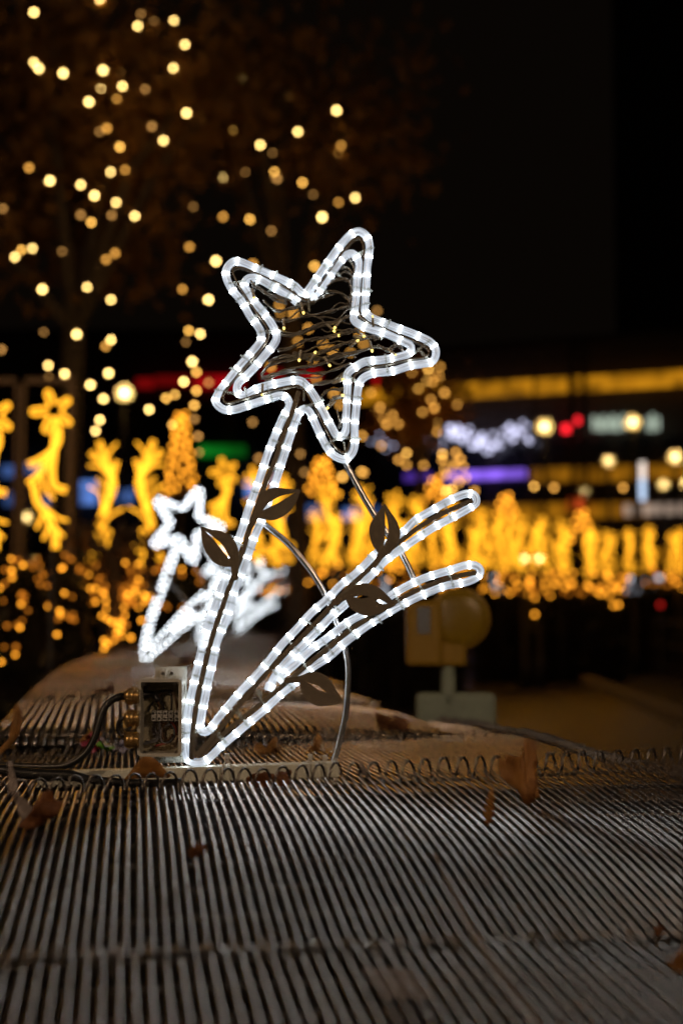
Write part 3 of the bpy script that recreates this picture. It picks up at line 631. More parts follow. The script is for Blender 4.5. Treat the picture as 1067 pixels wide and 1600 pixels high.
dryleaf('flat brown leaf lying on the mesh right of the support tube', c9([(680,528),(705,512),(740,500),(765,492),(800,502),(825,488),(850,497),(880,512),(840,514),(800,516),(760,522),(720,520)]), 2.86, 'dry_dark', (.02, .004), .4, .8)
dryleaf('orange leaf at the right edge above the nearest barrier', [(1040,1498),(1048,1485),(1062,1480),(1080,1470),(1095,1490),(1090,1510),(1070,1520),(1052,1512)], 1.13, 'dry', (.008, .003), .2, .3)
dryleaf('small dark leaf scrap near the right edge of the nearest barrier', [(1015,1452),(1024,1446),(1034,1450),(1038,1462),(1028,1466),(1018,1462)], 1.235, 'dry_dark', (.006, .002), .2, .3)
dryleaf('small brown leaf scrap on the barrier, lower left', [(294,1330),(300,1322),(312,1318),(322,1324),(316,1334),(304,1340)], 1.48, 'dry_dark', (.006, .002), .2, .3)
dryleaf('tan leaf stalk curving along the left edge behind the cables', [(-4,1176),(4,1166),(16,1154),(26,1140),(30,1126),(24,1108),(30,1098),(37,1112),(36,1132),(28,1152),(14,1168),(2,1180)], 2.5, 'dry', (.008, .002), .2, .2)
dryleaf('small orange leaf between the cable and the coloured wrapper', [(126,1160),(132,1150),(146,1142),(160,1146),(152,1156),(140,1160)], 2.7, 'dry', (.01, .003), .2, .3)
dryleaf('pale small leaf tip standing behind the hooked coil right of the rail', [(558,1206),(562,1196),(565,1186),(568,1196),(574,1204),(580,1212),(566,1212)], 2.1, 'dry_pale', (.006, .002), .2, .1)
for k, (x, y, s, Y, lb) in enumerate(((290,1032,10,5.0,'blurred brown leaf on the second domed barrier'), (165,1078,14,4.0,'blurred brown leaf on the domed barrier left of the junction box'), (340,1088,12,4.2,'blurred dark leaf on the domed barrier between star stem and tails'))):
    dryleaf(lb, [(x - s, y + 3), (x - s * .5, y - 5), (x, y - 2), (x + s * .4, y - 8), (x + s, y), (x + s * .3, y + 6)], Y, 'dry_dark', (.02, .01), k, .4)
# crumpled wrapper: green, red and lilac film
M['wrap'] = mat('wrapper_green', (.16, .38, .04), .3); M['wrap2'] = mat('wrapper_red', (.35, .05, .08), .35); M['wrap3'] = mat('wrapper_lilac', (.42, .36, .40), .3)
o0 = P(166, 1172, 2.66); v = []; f = []; mi = []
for j in range(9):
    for i in range(15):
        w = P(130 + 68 * i / 14, 1174 - 28 * j / 8 * (.6 + .4 * math.sin(i * .5)), 2.66) - o0
        v.append(w + Vector((random.uniform(-.004, .004), .02 * math.sin(i * 1.3 + j) + .012 * random.random(), random.uniform(-.004, .004))))
for j in range(8):
    for i in range(14):
        f.append([j * 15 + i, j * 15 + i + 1, (j + 1) * 15 + i + 1, (j + 1) * 15 + i]); mi.append(0 if (5 <= i < 10 and j < 7) else (1 if i < 5 else 2))
tag(ob('wrapper', mesh('wrapper', v, f, [M['wrap'], M['wrap2'], M['wrap3']], None, True, mi), None, o0), 'crumpled green and red wrapper behind the black cable', 'wrapper')
# card under the nearest mesh and a dry stalk lying across the barriers
mb = MB(); cc = surf(PAN[0], .55, .8); w = P(620, 1520, 1.154)
for k in range(3): mb.box((0.006 * k, -.030 * k, -.0005 * k), (.040, .014, .0008), R=Matrix.Rotation(-.12, 3, 'Z'))
tag(mb.build('paper_scrap', mat('pale_card', (.20, .17, .155), .7), loc=(w.x - .006, w.y + .03, w.z - .007)), 'pale torn card lying under the nearest wire mesh', 'card')
tp = [(632,1272),(655,1302),(684,1345),(708,1395),(735,1450),(780,1520),(842,1605)]
pts = []
for x, y in smoothpath(tp, 12):
    dd = .3607 / ((y - 951) / F + .0565); q = P(x, y, dd * .985); pts.append(q)
o0 = pts[len(pts) // 2].copy(); mb = MB(); mb.tube([p - o0 for p in pts],   .0016, 6, rr=[.0008 + .0005 * math.sin(i * 1.9) ** 2 for i in range(len(pts))])
tag(mb.build('dry_stalk', M['dry_pale'], None, True, loc=o0), 'long thin pale stalk lying across the two nearest barriers', 'stalk')

# ------------------------------------------------------------------ warning lamp on a road barrier board
M['amber'] = mat('amber_lens', (.36, .225, .010), .3, noise=((.29, .175, .008), 40, .4, .7)); M['yel'] = mat('yellow_lamp_body', (.40, .225, .010), .45); M['board'] = mat('pale_green_board', (.34, .40, .30), .5, noise=((.24, .27, .2), 14, .4, .7))
BY = 4.0; o0 = P(717, 1122, BY); b0 = Vector((o0.x, o0.y, GZ))
WB = thing('barrier_board', 'pale green road barrier board with rounded corners right of the barriers', 'barrier board', b0)
K = lambda x, y: P(x, y, BY) - b0
a = K(655, 1082); c_ = K(775, 1082); mb = MB(); bw = .225
bmx = a.x + bw / 2 - .40
mb.box(((c_.x - bw / 2), 0, a.z - .22), (bw, .045, .44), bev=.018); mb.build('board', M['board'], WB)
for s in (-.075, .075):
    mb = MB(); mb.box((c_.x - bw / 2 + s, .0, .26), (.05, .04, .5), bev=.008); mb.build('leg', M['board'], WB)
    mb = MB(); mb.box((c_.x - bw / 2 + s, .0, .03), (.07, .42, .06), bev=.01); mb.build('foot', M['black'], WB)
WL = thing('warning_lamp', 'yellow warning lamp with round amber lens above the pale green board', 'warning lamp', o0 + Vector((0, 0, K(655, 1082).z - (o0.z - b0.z))))
w0 = WL.location; K = lambda x, y: P(x, y, BY) - w0
mb = MB(); mb.tube([Vector((K(700, 1082).x, 0, -.03)), Vector((K(700, 1082).x, 0, .0)), Vector((K(700, 1042).x, 0, K(700, 1035).z))], .02, 10, rr=[.026, .022, .019]); mb.build('stem', M['board'], WL, True)
a, b = K(634, 939), K(690, 1040); mb = MB(); mb.box(((a.x + b.x) / 2, 0, (a.z + b.z) / 2), (b.x - a.x, .09, a.z - b.z), bev=.012); mb.build('battery_case', M['yel'], WL)
a, b = K(690, 1000), K(722, 1041); mb = MB(); mb.box(((a.x + b.x) / 2 - .004, 0, (a.z + b.z) / 2), (b.x - a.x + .03, .06, a.z - b.z), bev=.012); mb.build('neck', M['yel'], WL)
c = K(717, 966); R_ = 48 * BY / F
lens = lambda r, s: [c + Vector((0, y, 0)) for y in s]
mb = MB(); mb.tube([c + Vector((0, y, 0)) for y in (-.026, -.024, .024, .026)], R_, 28, rr=[R_ * .93, R_, R_, R_ * .93]); HD = mb.build('lamp_head', M['yel'], WL, True)
for sg in (-1, 1):
    mb = MB(); mb.tube([c + Vector((0, y * sg, 0)) for y in (.022, .028, .034, .038, .039)], R_, 28, rr=[R_ * .92, R_ * .90, R_ * .75, R_ * .45, R_ * .10]); mb.build('lens', M['amber'], HD, True)
a, b = K(650, 948), K(671, 990); mb = MB(); mb.box(((a.x + b.x) / 2, -.046, (a.z + b.z) / 2), (b.x - a.x, .006, a.z - b.z), bev=.002); mb.build('reflector_tape', mat('grey_reflector', (.45, .42, .38), .2, .5), WL)

# ------------------------------------------------------------------ bulbs
def ico(r, sub=2):
    bm = bmesh.new(); bmesh.ops.create_icosphere(bm, subdivisions=sub, radius=r); bm.verts.index_update()
    v = [q.co.copy() for q in bm.verts]; f = [[q.index for q in p.verts] for p in bm.faces]; bm.free(); return v, f
BM_ = {}
def bulb(kind, r):
    k = (kind, round(r, 4))
    if k not in BM_:
        c, s = KIND[kind]
        if kind not in M: M[kind] = emit('bulb_' + kind, c, s)
        v, f = ico(r, 2); BM_[k] = mesh('bulb', v, f, [M[kind]], None, True)
    return BM_[k]
KIND = {'bright': ((1.0, .64, .19), 14.0), 'mid': ((1.0, .50, .09), 8.0), 'dim': ((1.0, .48, .12), 2.2), 'orange': ((1.0, .36, .022), 4.6), 'odim': ((1.0, .30, .02), 1.1), 'tan': ((1.0, .45, .075), 3.6),
        'lav': ((.72, .72, 1.0), 2.2), 'white': ((.85, .95, .85), 6.0)}
def put(parent, px, py, Y, kind, rpx=3.3):
    w = P(px, py, Y); o = ob('bulb', bulb(kind, rpx * Y / F), parent, w - parent.location, None, random.uniform(.78, 1.12)); return o
def foliage(n, fn, size, rs):
    """n small leaf quads placed by fn() -> (x,y,z)"""
    r = np.random.default_rng(rs); v = np.zeros((n * 4, 3)); 
    for i in range(n):
        c = np.array(fn(r)); a = r.normal(size=3); a /= np.linalg.norm(a); b = np.cross(a, r.normal(size=3)); b /= np.linalg.norm(b); s = size * r.uniform(.6, 1.3)
        v[4 * i] = c - a * s; v[4 * i + 1] = c + b * s * .5; v[4 * i + 2] = c + a * s; v[4 * i + 3] = c - b * s * .5
    return v, [[4 * i, 4 * i + 1, 4 * i + 2, 4 * i + 3] for i in range(n)]
def tree(label, foot, cc, rad, nleaf, leafsize, seed, trunk_r=.16, group=None):
    t = thing('tree', label, 'tree', foot, 0, group); rr = random.Random(seed); top = Vector(cc) - Vector(foot)
    mb = MB(); fork = Vector((top.x * .4, top.y * .4, max(1.6, top.z - rad[2] * .8)))
    mb.tube([(0, 0, 0), (0, 0, .4), fork * .5, fork], trunk_r, 10, rr=[trunk_r * 1.25, trunk_r, trunk_r * .9, trunk_r * .75]); tips = []
    for k in range(11):
        th = rr.uniform(0, 6.28); ph = rr.uniform(-.2, 1.2)
        e = top + Vector((math.cos(th) * math.cos(ph) * rad[0] * .8, math.sin(th) * math.cos(ph) * rad[1] * .8, math.sin(ph) * rad[2] * .8)); m_ = fork.lerp(e, .5) + Vector((rr.uniform(-.2, .2), rr.uniform(-.2, .2), .25))
        mb.tube([fork - Vector((0, 0, .1)), m_, e], .05, 6, rr=[trunk_r * .45, trunk_r * .28, .012]); tips += [m_, e, m_.lerp(e, .5)]
        for q in range(3):
            b_ = m_.lerp(e, rr.uniform(.1, .8)); c2_ = b_ + Vector((rr.uniform(-1, 1) * rad[0] * .4, rr.uniform(-1, 1) * rad[1] * .4, rr.uniform(-.2, .6) * rad[2] * .5)); mb.tube([b_, c2_], .02, 5, rr=[.022, .006]); tips += [c2_, b_.lerp(c2_, .6)]
    mb.build('trunk', M['bark'], t, True)
    T_ = np.array([tuple(q) for q in tips])
    def fn(r):
        c = T_[r.integers(len(T_))]; return c + r.normal(size=3) * np.array(rad) * .15
    v, f = foliage(nleaf, fn, leafsize, seed); ob('crown', mesh('crown', v, f, [M['crown']]), t); return t
T1 = tree('big autumn tree with warm string lights, its crown filling the upper left', G(92, 15.5, GZ), P(150, 250, 15.5), (2.6, 1.8, 2.3), 5200, .10, 3)
T2 = tree('autumn tree with warm string lights, its crown above the white star', G(470, 17.5, GZ), P(430, 250, 17.5), (2.1, 1.6, 2.4), 2000, .10, 5)
s1 = 1 / 1.721
B1 = [(92,33,1),(270,0,1),(380,38,.4),(371,70,1),(415,60,.4),(468,55,1),(498,120,1),(466,183,1),(92,168,1),(105,184,1),(171,197,1),(278,189,1),(323,195,.2),(271,236,1),(330,232,1),(391,240,.4),(315,266,.6),(240,274,1),(515,215,.2),(613,218,.4),(645,214,1),(780,261,.4),(905,297,1),(502,304,1),(288,345,.6),(268,354,.4),(409,340,.4),(440,378,1),(323,395,.8),(625,349,.8),(801,354,1),(700,390,1),(733,411,.2),(917,391,.6),(914,412,.8),(79,451,.6),(297,462,1),(337,457,.6),(135,486,1),(218,497,1),(255,526,1),(313,545,1),(218,578,.4),(301,579,.4),(246,598,.8),(363,581,1),(9,561,.4),(598,478,1),(660,463,.2),(738,462,.8),(745,480,.4),(813,491,.8),(842,523,.2),(910,544,.6),(955,532,1),(866,584,1),(520,556,.2),(600,583,.6),(672,590,.8),(730,621,.4),(41,691,1),(59,672,.8),(88,668,1),(286,698,.6),(310,681,.6),(510,664,.6),(581,702,1),(680,710,.6),(846,716,.8),(115,778,1),(235,772,1),(299,806,1),(491,778,.6),(561,806,1),(207,899,1),(299,914,1),(285,931,.6),(508,889,.8),(539,898,1),(119,893,.2),(500,920,.2),(5,940,.4),(168,676,.2),(1014,836,.4)]
s3 = 1 / 1.976
B1 = [(x * s1, y * s1, b) for x, y, b in B1] + [(x * s3, 560 + y * s3, b) for x, y, b in [(150,22,1),(201,48,1),(336,46,1),(280,82,1),(320,125,1),(309,190,1),(296,224,1),(461,158,1),(513,123,.8),(541,112,.8),(568,72,1),(607,42,.8),(594,10,1),(607,100,.8),(600,145,.8),(645,75,.4),(601,187,.4),(612,240,.4),(616,290,.4),(800,308,.4),(780,197,.4),(927,295,.4),(940,352,.4),(151,57,.2),(533,205,.8)]]
for x, y, b in B1:
    t = T1 if x < 330 else T2
    put(t, x, y, (14.2 if t is T1 else 16.2) + random.uniform(-.6, .8), 'bright' if b >= .95 else 'mid' if b > .7 else 'tan' if b > .5 else 'dim', 3.3 if b > .3 else 2.2)
for x, y in [(150,150),(240,205),(335,300),(490,445),(605,455),(365,500),(270,385),(385,625),(160,200),(690,400),(660,330),(430,400),(500,720),(95,545),(540,790)]:
    put(T2, 400 + x / 4.104, 440 + y / 4.104, 17 + random.uniform(-.6, .8), 'tan', 3.2)
# a drooping light-strung young tree right of the star
T3 = tree('young tree hung with amber bulbs just right of the white star', G(660, 24, GZ), P(650, 655, 24), (.9, .7, 1.1), 1200, .09, 9, .09)
s4 = 1 / 5.335; s5 = 1 / 3.81
B3 = [(500 + x * s4, 530 + y * s4) for x, y in [(425,447),(470,590),(500,570),(515,660),(605,633),(555,710),(650,708),(815,420),(350,805),(670,828),(510,890),(720,950),(655,1005),(720,1050)]] + \
     [(560 + x * s5, 560 + y * s5) for x, y in [(320,85),(415,65),(460,110),(480,110),(440,140),(410,130),(512,205),(430,245),(390,285),(450,295),(380,320),(445,310),(585,275),(525,305),(558,350),(465,370),(475,375),(468,437),(388,637),(30,680),(500,570),(578,560),(500,605),(605,600),(575,625),(510,660),(560,645),(625,645),(520,690),(580,710),(640,710),(600,735),(555,780),(520,790),(485,50),(690,790),(1045,765)]] + \
     [(565,737),(535,745),(834,760),(865,762),(973,762),(290,1055)]
for x, y in B3[:-1]: put(T3, x, y, 24 + random.uniform(-.8, .8), 'tan' if random.random() < .75 else 'mid', 3.2)

# ------------------------------------------------------------------ gold rope-light motifs
def motif_mesh(design, pxc):
    """ropes given in crop pixels (4.104 per photo px), origin at bottom centre"""
    sc_ = pxc; out = []
    for path, cl in design:
        q = smoothpath(path, 22, cl); p = [Vector((a[0] * sc_, 0, a[1] * sc_)) for a in q]; out.append((p, cl))
    return out
def starpath(cx, cy, tips):
    o = []
    n = len(tips)
    for i in range(n):
        a = np.array(tips[i]); b = np.array(tips[(i + 1) % n]); c = np.array((cx, cy)); m = (a + b) / 2
        for s in (-1, 1): o.append(tuple(c + (a - c) * 1.0 + np.array([-(a - c)[1], (a - c)[0]]) * .10 * s))
        o.append(tuple(c + (m - c) * .42))
    return o
DA = dict(o=(330, 1190), s=.00348 / 4.104 * 1.0, star=((345, 285), [(295,165),(435,218),(440,375),(285,425),(195,300)]), tails=[[(345,330),(370,470),(330,550),(250,610),(180,640)],[(350,420),(340,560),(330,700),(350,780),(425,805)],[(180,765),(240,710),(285,640),(320,560)],[(215,770),(240,880),(300,960),(355,1080),(360,1180)],[(250,690),(290,800),(345,860)],[(260,890),(370,980),(435,1000)],[(235,1050),(275,960)],[(280,1120),(310,1040),(300,960)],[(410,1100),(350,1040)]])
DB = dict(o=(660, 1310), s=.00446 / 4.104, star=((655, 1190), [(560,1112),(700,1070),(772,1190),(700,1296),(570,1256)]), tails=[[(632,495),(660,570),(690,650),(730,780),(660,950),(635,1080),(650,1150)],[(745,505),(700,560),(670,640)],[(578,565),(640,620),(700,690),(715,780)],[(565,650),(640,660),(710,740)],[(745,620),(725,690),(700,800),(690,900),(670,960)],[(570,785),(640,830),(660,940)],[(620,735),(690,800),(700,860)],[(790,925),(700,980),(650,1060)]])
def motif_parts(D):
    ox, oy = D['o']; s = D['s']; cv = lambda l: [((x - ox) * s, (oy - y) * s) for x, y in l]
    (cx, cy), tips = D['star']; res = []
    sp = cv(starpath(cx, cy, tips)); q = smoothpath(sp, .02, True); v, f, uv = tube([Vector((a[0], 0, a[1])) for a in q], .0075, 6, True); res.append(('star_rope', mesh('star_rope', v, f, [M['gold']], uv, True)))
    for k, tl in enumerate(D['tails']):
        q = smoothpath(cv(tl), .02)
        for sgn in ((-1, 1) if len(tl) > 3 else (0,)):
            p = []
            for i in range(len(q)):
                a = q[max(0, i - 1)]; b = q[min(len(q) - 1, i + 1)]; t_ = (b - a) / np.linalg.norm(b - a)
                p.append(Vector((q[i][0] - t_[1] * .011 * sgn, .001 * k, q[i][1] + t_[0] * .011 * sgn)))
            v, f, uv = tube(p, .0075, 6); res.append(('tail_rope', mesh('tail_rope', v, f, [M['gold']], uv, True)))
    return res
PA, PB = motif_parts(DA), motif_parts(DB)
def motif(px, ybot, Y, kind, label, mirror=1, sc=1.0, full=True):
    w = P(px, ybot, Y) if abs(px) < 1200 else Vector(((px - 533.5) / F * Y, Y, .58)); t = thing('gold_motif', label, 'light motif', (w.x, w.y, GZ), 0, 'gold rope-light motifs along the market')
    h = w.z - GZ; top = .95 * sc
    mb = MB(); mb.cyl((0, .02, 0), (0, .02, h + top * .5), .012, 6); mb.box((0, .02, .02), (.35, .35, .04)); mb.build('post', M['pole'], t)
    for n, me in (PA if kind == 'A' else PB):
        ob(n, me, t, (0, 0, h), None, (mirror * sc, sc, sc))
    return t
motif(80, 860, 7.7, 'A', 'tall gold shooting-star motif second from the left edge, star on top')
motif(-14, 862, 7.9, 'A', 'gold motif cut off by the left edge of the picture', 1)
motif(160, 888, 9.9, 'B', 'gold motif with its star at the bottom, left of a mirrored pair')
motif(232, 886, 9.9, 'B', 'gold motif with its star at the bottom, right of a mirrored pair', -1)
motif(350, 880, 11.8, 'A', 'gold motif with star on top, behind the head of the second white star')
motif(398, 880, 13.0, 'B', 'gold motif partly hidden behind the stem of the sharp white star', 1)
motif(440, 886, 13.6, 'B', 'gold motif seen between the star stem and the curved support tube', -1)
for k, (x, y, kd) in enumerate(((-2.6, 7.1, 'B'), (-3.1, 6.2, 'A'), (-3.5, 5.3, 'B'), (-3.9, 4.3, 'A'), (-4.2, 3.2, 'B'), (-4.4, 2.1, 'A'), (-4.5, 1.0, 'B'))):   # the row goes on beyond the left edge
    motif(533.5 + x / y * F, 862, y, kd, 'gold motif beyond the left edge of the picture, %s one out' % ('first', 'second', 'third', 'fourth', 'fifth', 'sixth', 'seventh')[k], 1)
far = [(513,890,14.2,'A'),(566,886,15.4,'B'),(617,884,16.6,'A'),(650,884,18.0,'B'),(706,888,18.6,'B'),(750,890,20,'A'),(783,896,20.5,'B'),(813,897,21,'A'),(847,896,22,'B'),(877,898,22.5,'A'),(921,904,25,'B'),(948,906,25,'A'),(990,898,27,'B'),(1014,888,29,'A'),(1063,898,27,'B')]
for k, (x, y, Y, kd) in enumerate(far):
    motif(x, y, Y, kd, ['first', 'second', 'third', 'fourth', 'fifth', 'sixth', 'seventh', 'eighth', 'ninth', 'tenth', 'eleventh', 'twelfth', 'thirteenth', 'fourteenth', 'fifteenth'][k] + ' gold motif from the curved support tube towards the right edge', 1 if k % 2 else -1, 1.0)
for k in range(22):   # a second row behind, crowding together
    x = 395 + k * 31 + random.uniform(-8, 8); Y = 19 + k * .62; y = 884 + k * .5
    motif(x, y, Y, 'AB'[k % 2], 'gold motif of the crowded second row, number %s from the left' % ('one two three four five six seven eight nine ten eleven twelve thirteen fourteen fifteen sixteen seventeen eighteen nineteen twenty twenty-one twenty-two'.split()[k]), random.choice((-1, 1)), random.uniform(.85, 1.05))
# ------------------------------------------------------------------ hedges and strings of amber bulbs under the motifs
def hedge(label, px0, px1, Y, ztop, bulbs, seed, group='dark hedges strung with amber bulbs', n=900, dep=.5):
    a = G(px0, Y, GZ); b = G(px1, Y, GZ); c = (a + b) / 2; t = thing('hedge', label, 'hedge', c, 0, group); w = (b - a).length
    def fn(r): return (r.uniform(-w / 2, w / 2), r.uniform(-.0, dep), (ztop - GZ) * r.uniform(0.02, 1) + .05 * r.normal())
    v, f = foliage(n, fn, .05 + .002 * Y, seed); ob('foliage', mesh('foliage', v, f, [M['hedge']]), t)
    mb = MB(); mb.box((0, dep / 2, (ztop - GZ) * .45), (w * .96, dep * .6, (ztop - GZ) * .88)); mb.build('core', M['bag'], t)
    for x, y, k, r in bulbs: put(t, x, y, Y - .04 + random.uniform(-.06, .02), k, r)
    return t
s6 = 1 / 4.104
HB = [(78,170,1),(150,135,1),(75,95,.6),(80,215,.6),(138,385,1),(135,330,.5),(130,535,1),(145,490,.5),(48,525,.5),(30,660,.5),(100,710,.6),(105,660,.3),(10,755,.6),(400,155,1),(415,315,1),(310,400,.6),(385,430,.6),(390,455,.6),(368,580,.6),(0,280,.8)]
HB = [(x * s6, 850 + y * s6, 'orange' if b > .5 else 'odim', 3.0) for x, y, b in HB]
rr = random.Random(4)
HB += [(rr.uniform(0, 125), rr.uniform(862, 985), 'odim', 2.8) for _ in range(34)]
hedge('dark hedge with amber bulbs at the left edge below the tall gold motif', -60, 128, 8.6, .55, HB, 21)
HB2 = [(495,230,.6),(520,270,1),(570,195,.6),(575,285,1),(615,285,1),(615,370,1),(680,365,1),(740,300,1),(740,360,1),(655,460,.8),(730,480,1),(745,420,.8),(800,420,.3),(760,540,1),(700,580,1),(780,590,1),(670,620,.8),(840,600,.5),(710,660,.5),(670,670,.5),(750,570,1),(720,500,.8),(690,640,.5),(730,620,.8),(760,500,.8),(700,540,.7),(780,560,.6),(690,480,.6)]
HB3 = [(805,120,1),(885,130,1),(890,230,.8),(860,270,.8),(925,325,.8),(910,490,1),(805,340,.3),(810,520,.3),(870,300,.5),(940,340,.5),(930,370,.5)]
t4 = tree('small tree wound with dense amber bulbs left of the second white star', G(183, 9.0, GZ), P(170, 915, 9.0), (.30, .25, .12), 70, .04, 31, .05)
for x, y, b in HB2 + HB3: put(t4, x * s6, 850 + y * s6, 9.0 + rr.uniform(-.15, .1), 'orange' if b > .45 else 'odim', 3.0)
for _ in range(70): put(t4, min(max(rr.gauss(178, 34), 100), 250), rr.uniform(880, 950), 9.0 + rr.uniform(0, .5), 'odim', 2.8)
for _ in range(26):
    yy = rr.uniform(915, 1000); put(t4, 183 + rr.uniform(-1, 1) * (1004 - yy) * .32, yy, 9.0 + rr.uniform(-.1, .2), 'orange' if rr.random() < .6 else 'odim', 2.8)
s7 = 1 / 3.263
HB4 = [(740 + x * s7, 750 + y * s7, 'orange', 2.6) for x, y in [(45,490),(60,550),(210,510),(225,540),(275,520),(355,490),(360,530),(358,560),(415,530),(445,500),(465,545),(505,475),(505,530),(390,590),(578,537),(650,545),(645,580),(690,590),(700,545),(735,560),(310,600),(310,685),(735,635),(710,640),(330,500),(260,540),(590,545)]]
HB4 += [(rr.uniform(745, 985), rr.uniform(893, 928), 'odim' if rr.random() < .5 else 'orange', 2.4) for _ in range(70)]
hedge('long low hedge of amber bulbs under the gold motifs right of the tail tips', 738, 985, 24, .72, HB4, 22, n=1500)
HB5 = [(740 + x * s7, 750 + y * s7, 'orange', 2.4) for x, y in [(985,480),(1030,520),(1040,485),(910,440),(1060,550),(1000,500)]] + [(rr.uniform(985, 1067), rr.uniform(890, 915), 'odim', 2.4) for _ in range(16)]
hedge('hedge of amber bulbs at the right edge under the gold motifs', 986, 1100, 28, .75, HB5, 23)
HB6 = [(rr.uniform(395, 735), rr.uniform(878, 930), 'orange' if rr.random() < .55 else 'odim', 2.6) for _ in range(64)]
hedge('hedge of amber bulbs seen through the tails of the sharp star', 250, 736, 17.5, .6, HB6, 24, n=1500)
HB7 = [(rr.uniform(205, 330), rr.uniform(880, 960), 'orange' if rr.random() < .5 else 'odim', 2.6) for _ in range(22)]
hedge('short hedge of amber bulbs behind the second white star', 200, 330, 12.6, .5, HB7, 25)
# cone-shaped light trees
M['conef'] = mat('cone_frame', (.05, .035, .02), .7)
for px, y0, y1, w0_, Y, nb, lab in ((282, 645, 775, 26, 18, 44, 'tall cone of amber bulbs left of the white star stem'), (503, 716, 775, 26, 24, 22, 'small cone of amber bulbs below the lower tip of the star'), (680, 745, 790, 20, 28, 12, 'small cone of amber bulbs left of the upper tail tip'), (790, 772, 812, 20, 28, 12, 'small cone of amber bulbs right of the upper tail tip'), (908, 798, 850, 22, 30, 14, 'cone of amber bulbs below the vertical banner light')):
    w = G(px, Y, GZ); t = thing('light_cone', lab, 'light cone', w, 0, 'cones of amber bulbs'); a = P(px, y0, Y) - w; b = P(px, y1, Y) - w; rb_ = w0_ * Y / F
    mb = MB(); mb.cyl((0, 0, b.z), (0, 0, a.z), rb_ * .7, 10, r2=.02); mb.cyl((0, 0, 0), (0, 0, b.z), .03, 8); mb.build('frame', M['conef'], t)
    for k in range(nb):
        f_ = (k + .5) / nb; th = k * 2.4; q = Vector((math.cos(th) * rb_ * (.25 + .75 * f_), -abs(math.sin(th)) * rb_ * (.25 + .75 * f_), a.z + (b.z - a.z) * f_))
        ob('bulb', bulb('orange', 2.7 * Y / F), t, q)
#PART4
# ------------------------------------------------------------------ buildings behind
# right: low shopping block with amber light curtains, receding to the left
bA = Vector((1.2, 49.2, GZ)); bB = Vector((16.5, 43.0, GZ)); bdir = (bB - bA).normalized(); bn = Vector((bdir.y, -bdir.x, 0)); ang = math.atan2(bdir.y, bdir.x)
if bn.y > 0: bn = -bn
RB = thing('shopping_block', 'dark low building with glowing amber bands at right', 'building', (bA + bB) / 2, ang)
RBi = Matrix.Rotation(-ang, 3, 'Z'); Lb = (bB - bA).length
def onb(px, py, off=0.0):
    """point of the facade plane seen at a pixel, in the block's own axes (x along, z up)"""
    r = (P(px, py, 1.0) - Vector((0, 0, CAMZ))); o = Vector((0, 0, CAMZ)); n = bn
    t = (bA + n * off - o).dot(n) / r.dot(n); w = o + r * t; return RBi @ (w - RB.location)
HT = onb(800, 570).z + .5
mb = MB(); mb.box((0, 4.2, HT / 2), (Lb, 8.0, HT)); mb.build('wall', M['dark'], RB)
mb = MB(); mb.box((0, 4.2, HT + .15), (Lb + .6, 8.6, .3)); mb.build('roof', M['dark'], RB)
for z0, z1 in ((2.9, 4.0), (4.6, 6.9)):   # window rows between the bands
    for k in range(12):
        x = -Lb / 2 + (k + .5) * Lb / 12
        mb = MB(); mb.box((x, .17, (z0 + z1) / 2), (Lb / 12 - .12, .06, z1 - z0)); wdw = mb.build('window', M['pole'], RB); mb = MB(); mb.box((x, .12, (z0 + z1) / 2), (Lb / 12 - .3, .02, z1 - z0 - .18)); mb.build('pane', M['glass'], wdw)
M['band'] = emit('amber_light_curtain', (1.0, .40, .012), .40, 2.2); M['band2'] = emit('amber_light_curtain_low', (1.0, .38, .012), .22, 2.2)
def curtain(segs, h, m, name='light_curtain'):
    for x0, x1, yc in segs:
        a = onb(x0, yc, .3); b = onb(x1, yc, .3); mb = MB(); zc = (a.z + b.z) / 2
        mb.box(((a.x + b.x) / 2, -.3, zc), (b.x - a.x, .12, h)); mb.build(name, M[m], RB)
z1_ = 601
curtain([(560, 700, 616), (702, 886, 607)], .50, 'band'); curtain([(895, 908, 600), (917, 985, 598), (988, 1110, 592)], .50, 'band')
curtain([(830, 894, 742), (900, 925, 741), (930, 1100, 738)], .48, 'band2')
curtain([(700, 893, 800), (905, 1012, 797)], .5, 'band2'); curtain([(1000, 1110, 869), (540, 740, 868)], .5, 'band2')
def sign(name, x0, x1, y0, y1, col, s, off=.45, noise=None, part='sign'):
    k = 'sg_' + name; M[k] = emit(k, col, s, noise); a = onb(x0, y1, off); b = onb(x1, y0, off); mb = MB()
    mb.box(((a.x + b.x) / 2, -off - .0, (a.z + b.z) / 2), (b.x - a.x, .15, b.z - a.z)); mb.build(part, M[k], RB)
sign('purple', 696, 820, 733, 751, (.30, .14, 1.0), 1.0, noise=1.5); sign('purple_dim', 632, 672, 738, 752, (.22, .08, .9), .30)
sign('pale', 975, 1100, 785, 806, (1.0, .72, .55), .34, noise=2.0)
sign('red_low', 890, 915, 778, 796, (1.0, .12, .02), .7)
